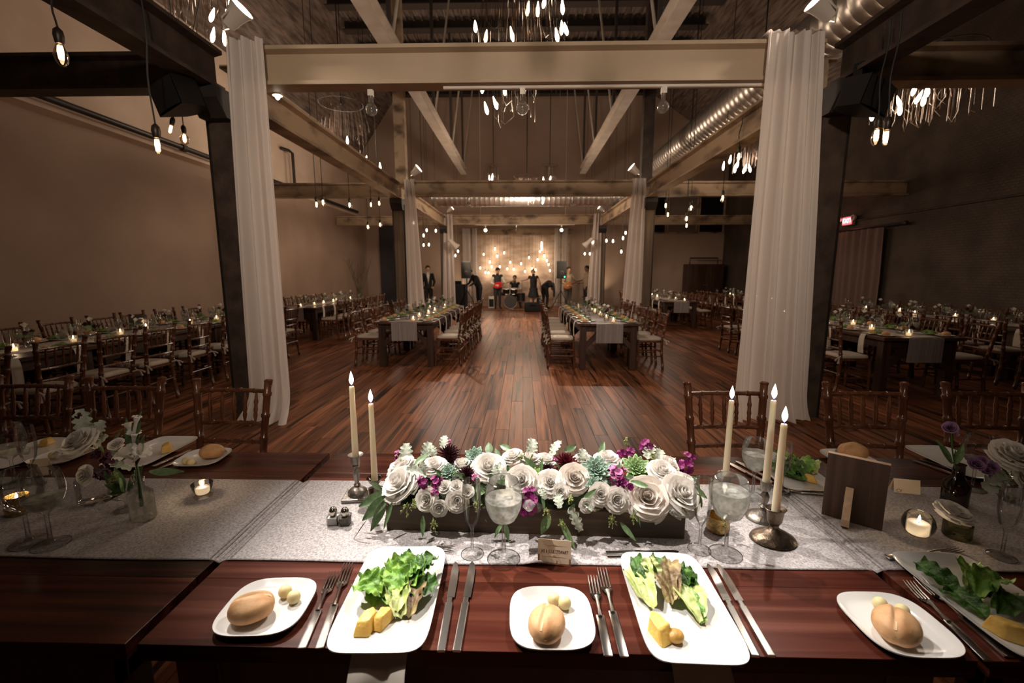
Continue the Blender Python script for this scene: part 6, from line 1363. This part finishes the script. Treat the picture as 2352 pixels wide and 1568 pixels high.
person('man in a black suit and white shirt standing by the dark column', (X_(985, 18.3), 18.3, 0), .25, 1.84, dict(wristl=(.10, -.11, .54), elbowl=(.14, .0, .64)), top='suit', chest2='shirt', hair='brownh', head_dir=(.25, -1, -.35))
person('man in black bending over gear beside the black speaker', (X_(1101, 19.2), 19.2, 0), -.95, 1.80, dict(chest=(0, -.10, .715), neck=(0, -.165, .79), skull=(0, -.215, .845), shoulderr=(-.09, -.13, .765), shoulderl=(.09, -.13, .765), elbowr=(-.12, -.20, .62), elbowl=(.12, -.20, .62), wristr=(-.08, -.30, .56), wristl=(.08, -.30, .56)), top='suit', hair='blackh', head_dir=(0, -1, -.8))
person('guitarist in white shirt and dark vest looking down at a red guitar', (X_(1143, 19.3), 19.3, 0), .25, 1.78, dict(elbowr=(-.155, -.02, .63), wristr=(-.06, -.12, .575), elbowl=(.16, -.03, .65), wristl=(.17, -.14, .63), skull=(.0, -.03, .895)), top='vest', arms='shirt', hair='blackh', head_dir=(.25, -1, -.7))
person('seated drummer in a white shirt behind the drum kit', (X_(1182, 20.25), 20.25, 0), .1, 1.78, dict(pelvis=(0, 0, .34), chest=(0, -.03, .545), kneer=(-.11, -.23, .31), kneel=(.11, -.23, .31), ankler=(-.12, -.24, .05), anklel=(.12, -.24, .05), toer=(-.13, -.33, .02), toel=(.13, -.33, .02), elbowr=(-.15, -.05, .47), elbowl=(.15, -.05, .47), wristr=(-.09, -.18, .46), wristl=(.07, -.18, .46), hipr=(-.05, -.01, .33), hipl=(.05, -.01, .33)), top='vest', arms='shirt', hair='brownh', head_dir=(-.4, -1, -.4))
person('singer in a short black dress with one arm held out', (X_(1225, 18.9), 18.9, 0), 2.75, 1.72, dict(elbowr=(-.16, -.02, .66), wristr=(-.15, -.10, .52), elbowl=(.22, -.06, .74), wristl=(.34, -.12, .72), skull=(.02, -.03, .893)), top='dress', arms='skinp', legs='skinp', skin='skinp', hair='blond', hairlen=1, skirt=('dress', .31, .145), head_dir=(.5, -1, -.5))
person('man in black bent double over the floor beside the singer', (X_(1252, 19.2), 19.2, 0), 2.5, 1.80, dict(pelvis=(0, .04, .53), chest=(0, -.15, .60), neck=(0, -.235, .56), skull=(0, -.29, .52), shoulderr=(-.09, -.20, .585), shoulderl=(.09, -.20, .585), elbowr=(-.11, -.22, .43), elbowl=(.11, -.22, .43), wristr=(-.08, -.26, .29), wristl=(.08, -.26, .29)), top='suit', hair='blackh', head_dir=(0, -.5, -1))
person('guitarist in tan shirt and grey trousers behind the speaker', (X_(1304, 19.1), 19.1, 0), .5, 1.80, dict(elbowr=(-.16, -.0, .63), wristr=(-.05, -.125, .57), elbowl=(.17, -.06, .68), wristl=(.24, -.17, .69)), top='tan', legs='grey', hair='brownh')
person('man in a tan jacket and black trousers turned toward the band', (X_(1347, 18.6), 18.6, 0), -1.25, 1.84, dict(elbowr=(-.14, -.02, .63), wristr=(-.09, -.13, .61)), top='tan', skin='skind', hair='blackh')

M['redg'] = mat('red_guitar', (.50, .015, .02), .25, coat=.5); M['orangeg'] = mat('amber_guitar', (.55, .20, .06), .3, coat=.5); M['neckw'] = mat('guitar_neck', (.16, .08, .04), .5)
def guitar(label, loc, rot, mt):
    t = thing('guitar', label, 'guitar', loc); t.rotation_euler = rot
    out = [(cos(a)*(.17+.03*cos(2*a))-(.02 if abs(a-pi/2) < .5 or abs(a-3*pi/2) < .5 else 0)*0, sin(a)*(.15-.035*abs(cos(a-.35))**3*0-.028*exp(-((cos(a)-.05)/.25)**2))) for a in [i*2*pi/36 for i in range(36)]]
    MB().prism(out, -.022, .022).out('body', M[mt], t, angle=.6); MB().bbox((.42, 0, .018), (.52, .045, .02), .004).out('neck', M['neckw'], t); MB().bbox((.73, .0, .012), (.14, .07, .015), .004).out('headstock', M['neckw'], t)
    MB().ball((-.02, 0, .024), .03, 8, sc=(1.6, 1, .3)).out('pickguard', M['white_metal'], t); MB().box((-.1, 0, .026), (.03, .07, .01)).out('bridge', M['duct'], t)
guitar('red electric guitar held by the man in the vest', (X_(1143, 19.1)+.02, 19.09, 1.03), (pi/2, -.25, .2), 'redg')
guitar('amber guitar held by the man in the tan shirt', (X_(1304, 18.9), 18.86, 1.02), (pi/2, -.35, .2), 'orangeg')

def tripod_speaker(px, y, label, lbl2, led):
    x = X_(px, y); t = thing('speaker_stand', lbl2, 'stand', (x, y, 0)); s = MB().tube([(0, 0, .3), (0, 0, 1.32)], .02, 8).out('pole', M['black'], t)
    for k in range(3): a = k*2.094+.5; MB().tube([(0, 0, .85), (.48*cos(a), .48*sin(a), .012)], .014, 6).out('leg', M['black'], t)
    for k in range(3): a = k*2.094+.5; MB().tube([(0, 0, .35), (.28*cos(a), .28*sin(a), .36)], .009, 6).out('brace', M['black'], t)
    c = thing('loudspeaker', label, 'loudspeaker', (x, y, 1.32)); MB().prism([(-.20, -.17), (.20, -.17), (.15, .17), (-.15, .17)], 0, .68).out('cabinet', M['black'], c, smooth=False); MB().box((0, -.178, .34), (.36, .014, .62)).out('grille', M['grille'], c)
    MB().lathe([(.10, 0), (.085, .01), (.03, .004)], 18, Matrix.Translation((0, -.186, .22)) @ Matrix.Rotation(pi/2, 4, 'X')).out('woofer', M['dark'], c)
    if led: MB().ball((.12, -.19, .07), .024, 8).out('indicator', emit('green_led', (.05, 1, .4), 9, False), c)
tripod_speaker(1073, 18.3, 'black loudspeaker on its stand beside the skirted black table', 'tripod stand under the loudspeaker by the skirted black table', False)
tripod_speaker(1288, 18.1, 'black loudspeaker with a green light on its stand', 'tripod stand under the loudspeaker with the green light', True)
x = X_(1050, 19.0); t = thing('skirted_table', 'tall table under a black cloth at the stage edge', 'table', (x, 18.9, 0))
MB().surf(lambda u, v: (lambda a, k: (k*.42*abs(cos(a))**.3*(1 if cos(a) > 0 else -1), k*.35*abs(sin(a))**.3*(1 if sin(a) > 0 else -1), .012+1.03*v))(u*2*pi, 1+.03*sin(u*90)*(1-v)), 140, 6).out('cloth', M['suit'], t); MB().box((0, 0, 1.05), (.86, .72, .03)).out('tabletop', M['dark'], t)
tag(MB().bbox((0, 0, .07), (.34, .26, .14), .01).out('mixer', M['grille'], loc=(x+.05, 18.85, 1.067)), 'small dark mixing desk on the skirted black table', 'mixer')
# drum kit
x = X_(1173, 19.8); t = thing('drum_kit', 'dark drum kit with chrome rims before the pale stage wall', 'drums', (x, 19.8, 0)); M['drum'] = mat('drum_shell', (.02, .018, .018), .2, coat=.6); M['head'] = mat('drum_head', (.04, .038, .036), .4)
def drum(c, r, h, ax, nm, hd='head'):
    T = Matrix.Translation(c) @ ax; m = MB(); o = m.lathe([(r, 0), (r, h)], 28, T).out('shell' if nm is None else nm, M['drum'], t); MB().lathe([(.001, 0), (r*.98, 0)], 28, T).out('head', M[hd], o); MB().lathe([(.001, h), (r*.98, h)], 28, T).out('head', M[hd], o)
    for z in (0, h): MB().tube([T @ Vector((r*1.02*cos(a*pi/14), r*1.02*sin(a*pi/14), z)) for a in range(29)], .010, 6).out('rim', M['cutlery'], o)
    return o
M['headw'] = mat('white_drum_head', (.7, .66, .6), .5); RX = Matrix.Rotation(pi/2, 4, 'X')
drum((0, .0, .29), .28, .36, RX, 'bass_drum'); drum((-.2, -.12, .66), .15, .2, Matrix.Rotation(.25, 4, 'X'), 'tom', 'headw'); drum((.15, -.12, .66), .16, .2, Matrix.Rotation(.25, 4, 'X'), 'tom', 'headw'); drum((.45, .15, .3), .2, .36, Matrix.Identity(4), 'floor_tom', 'headw'); drum((-.42, .1, .55), .18, .14, Matrix.Identity(4), 'snare_drum', 'headw')
for cx, cyy, cz, r, tl in ((-.62, .05, .92, .18, .1), (.5, .2, 1.15, .24, -.2), (-.35, .25, 1.2, .22, .2)):
    o = MB().tube([(cx, cyy, .01), (cx, cyy, cz)], .01, 6).out('cymbal_stand', M['cutlery'], t); MB().lathe([(.001, .012), (.02, .01), (r, 0)], 24, Matrix.Translation((cx, cyy, cz)) @ Matrix.Rotation(tl, 4, 'Y')).out('cymbal', M['oldbrass'], o)
for px, y, s, lab, m in ((1129, 19.7, (.26, .22, .52), 'small guitar amplifier with a pale frame beside the drums', 'white_metal'), (1233, 19.9, (.36, .25, .55), 'grey guitar amplifier behind the singer', 'grey')):
    t = thing('amplifier', lab, 'amplifier', (X_(px, y), y, 0)); MB().bbox((0, 0, s[2]/2), s, .02).out('cabinet', M[m], t); MB().box((0, -s[1]/2-.004, s[2]*.45), (s[0]*.8, .01, s[2]*.66)).out('grille', M['grille'], t); MB().bbox((0, 0, s[2]+.012), (s[0]*.4, .03, .02), .006).out('handle', M['black'], t)
t = thing('equipment_case', 'black padded equipment case on the floor before the singer', 'case', (X_(1224, 17.9), 17.9, 0)); MB().bbox((0, 0, .19), (.68, .36, .38), .06).out('body', M['suit'], t); MB().tube([(-.12, -.18, .25), (-.08, -.215, .28), (.08, -.215, .28), (.12, -.18, .25)], .014, 6).out('handle', M['black'], t)
for k, (px, y, l, m) in enumerate([(1105, 18.5, .16, 'shirt'), (1165, 18.2, .18, 'shirt'), (1178, 18.6, .14, 'tan'), (1245, 18.5, .12, 'tan'), (1270, 18.4, .2, 'shirt')]):
    tag(MB().surf(lambda u, v: ((u-.5)*l, (v-.5)*l*.8, .003+.012*abs(sin(u*5+k)*sin(v*4))), 6, 5).out('setlist_paper', M[m], loc=(X_(px, y), y, 0), rot=(0, 0, k*.8)), f'crumpled pale sheet on the stage floor, {ORD[k]} from the skirted table', 'paper')
tag(MB().tube([(X_(1110, 18.4)+.25*i+.0, 18.35+.12*sin(i*1.7), .008) for i in range(12)], .008, 6).out('cable', M['cord']), 'black cable snaking along the stage edge', 'cable')
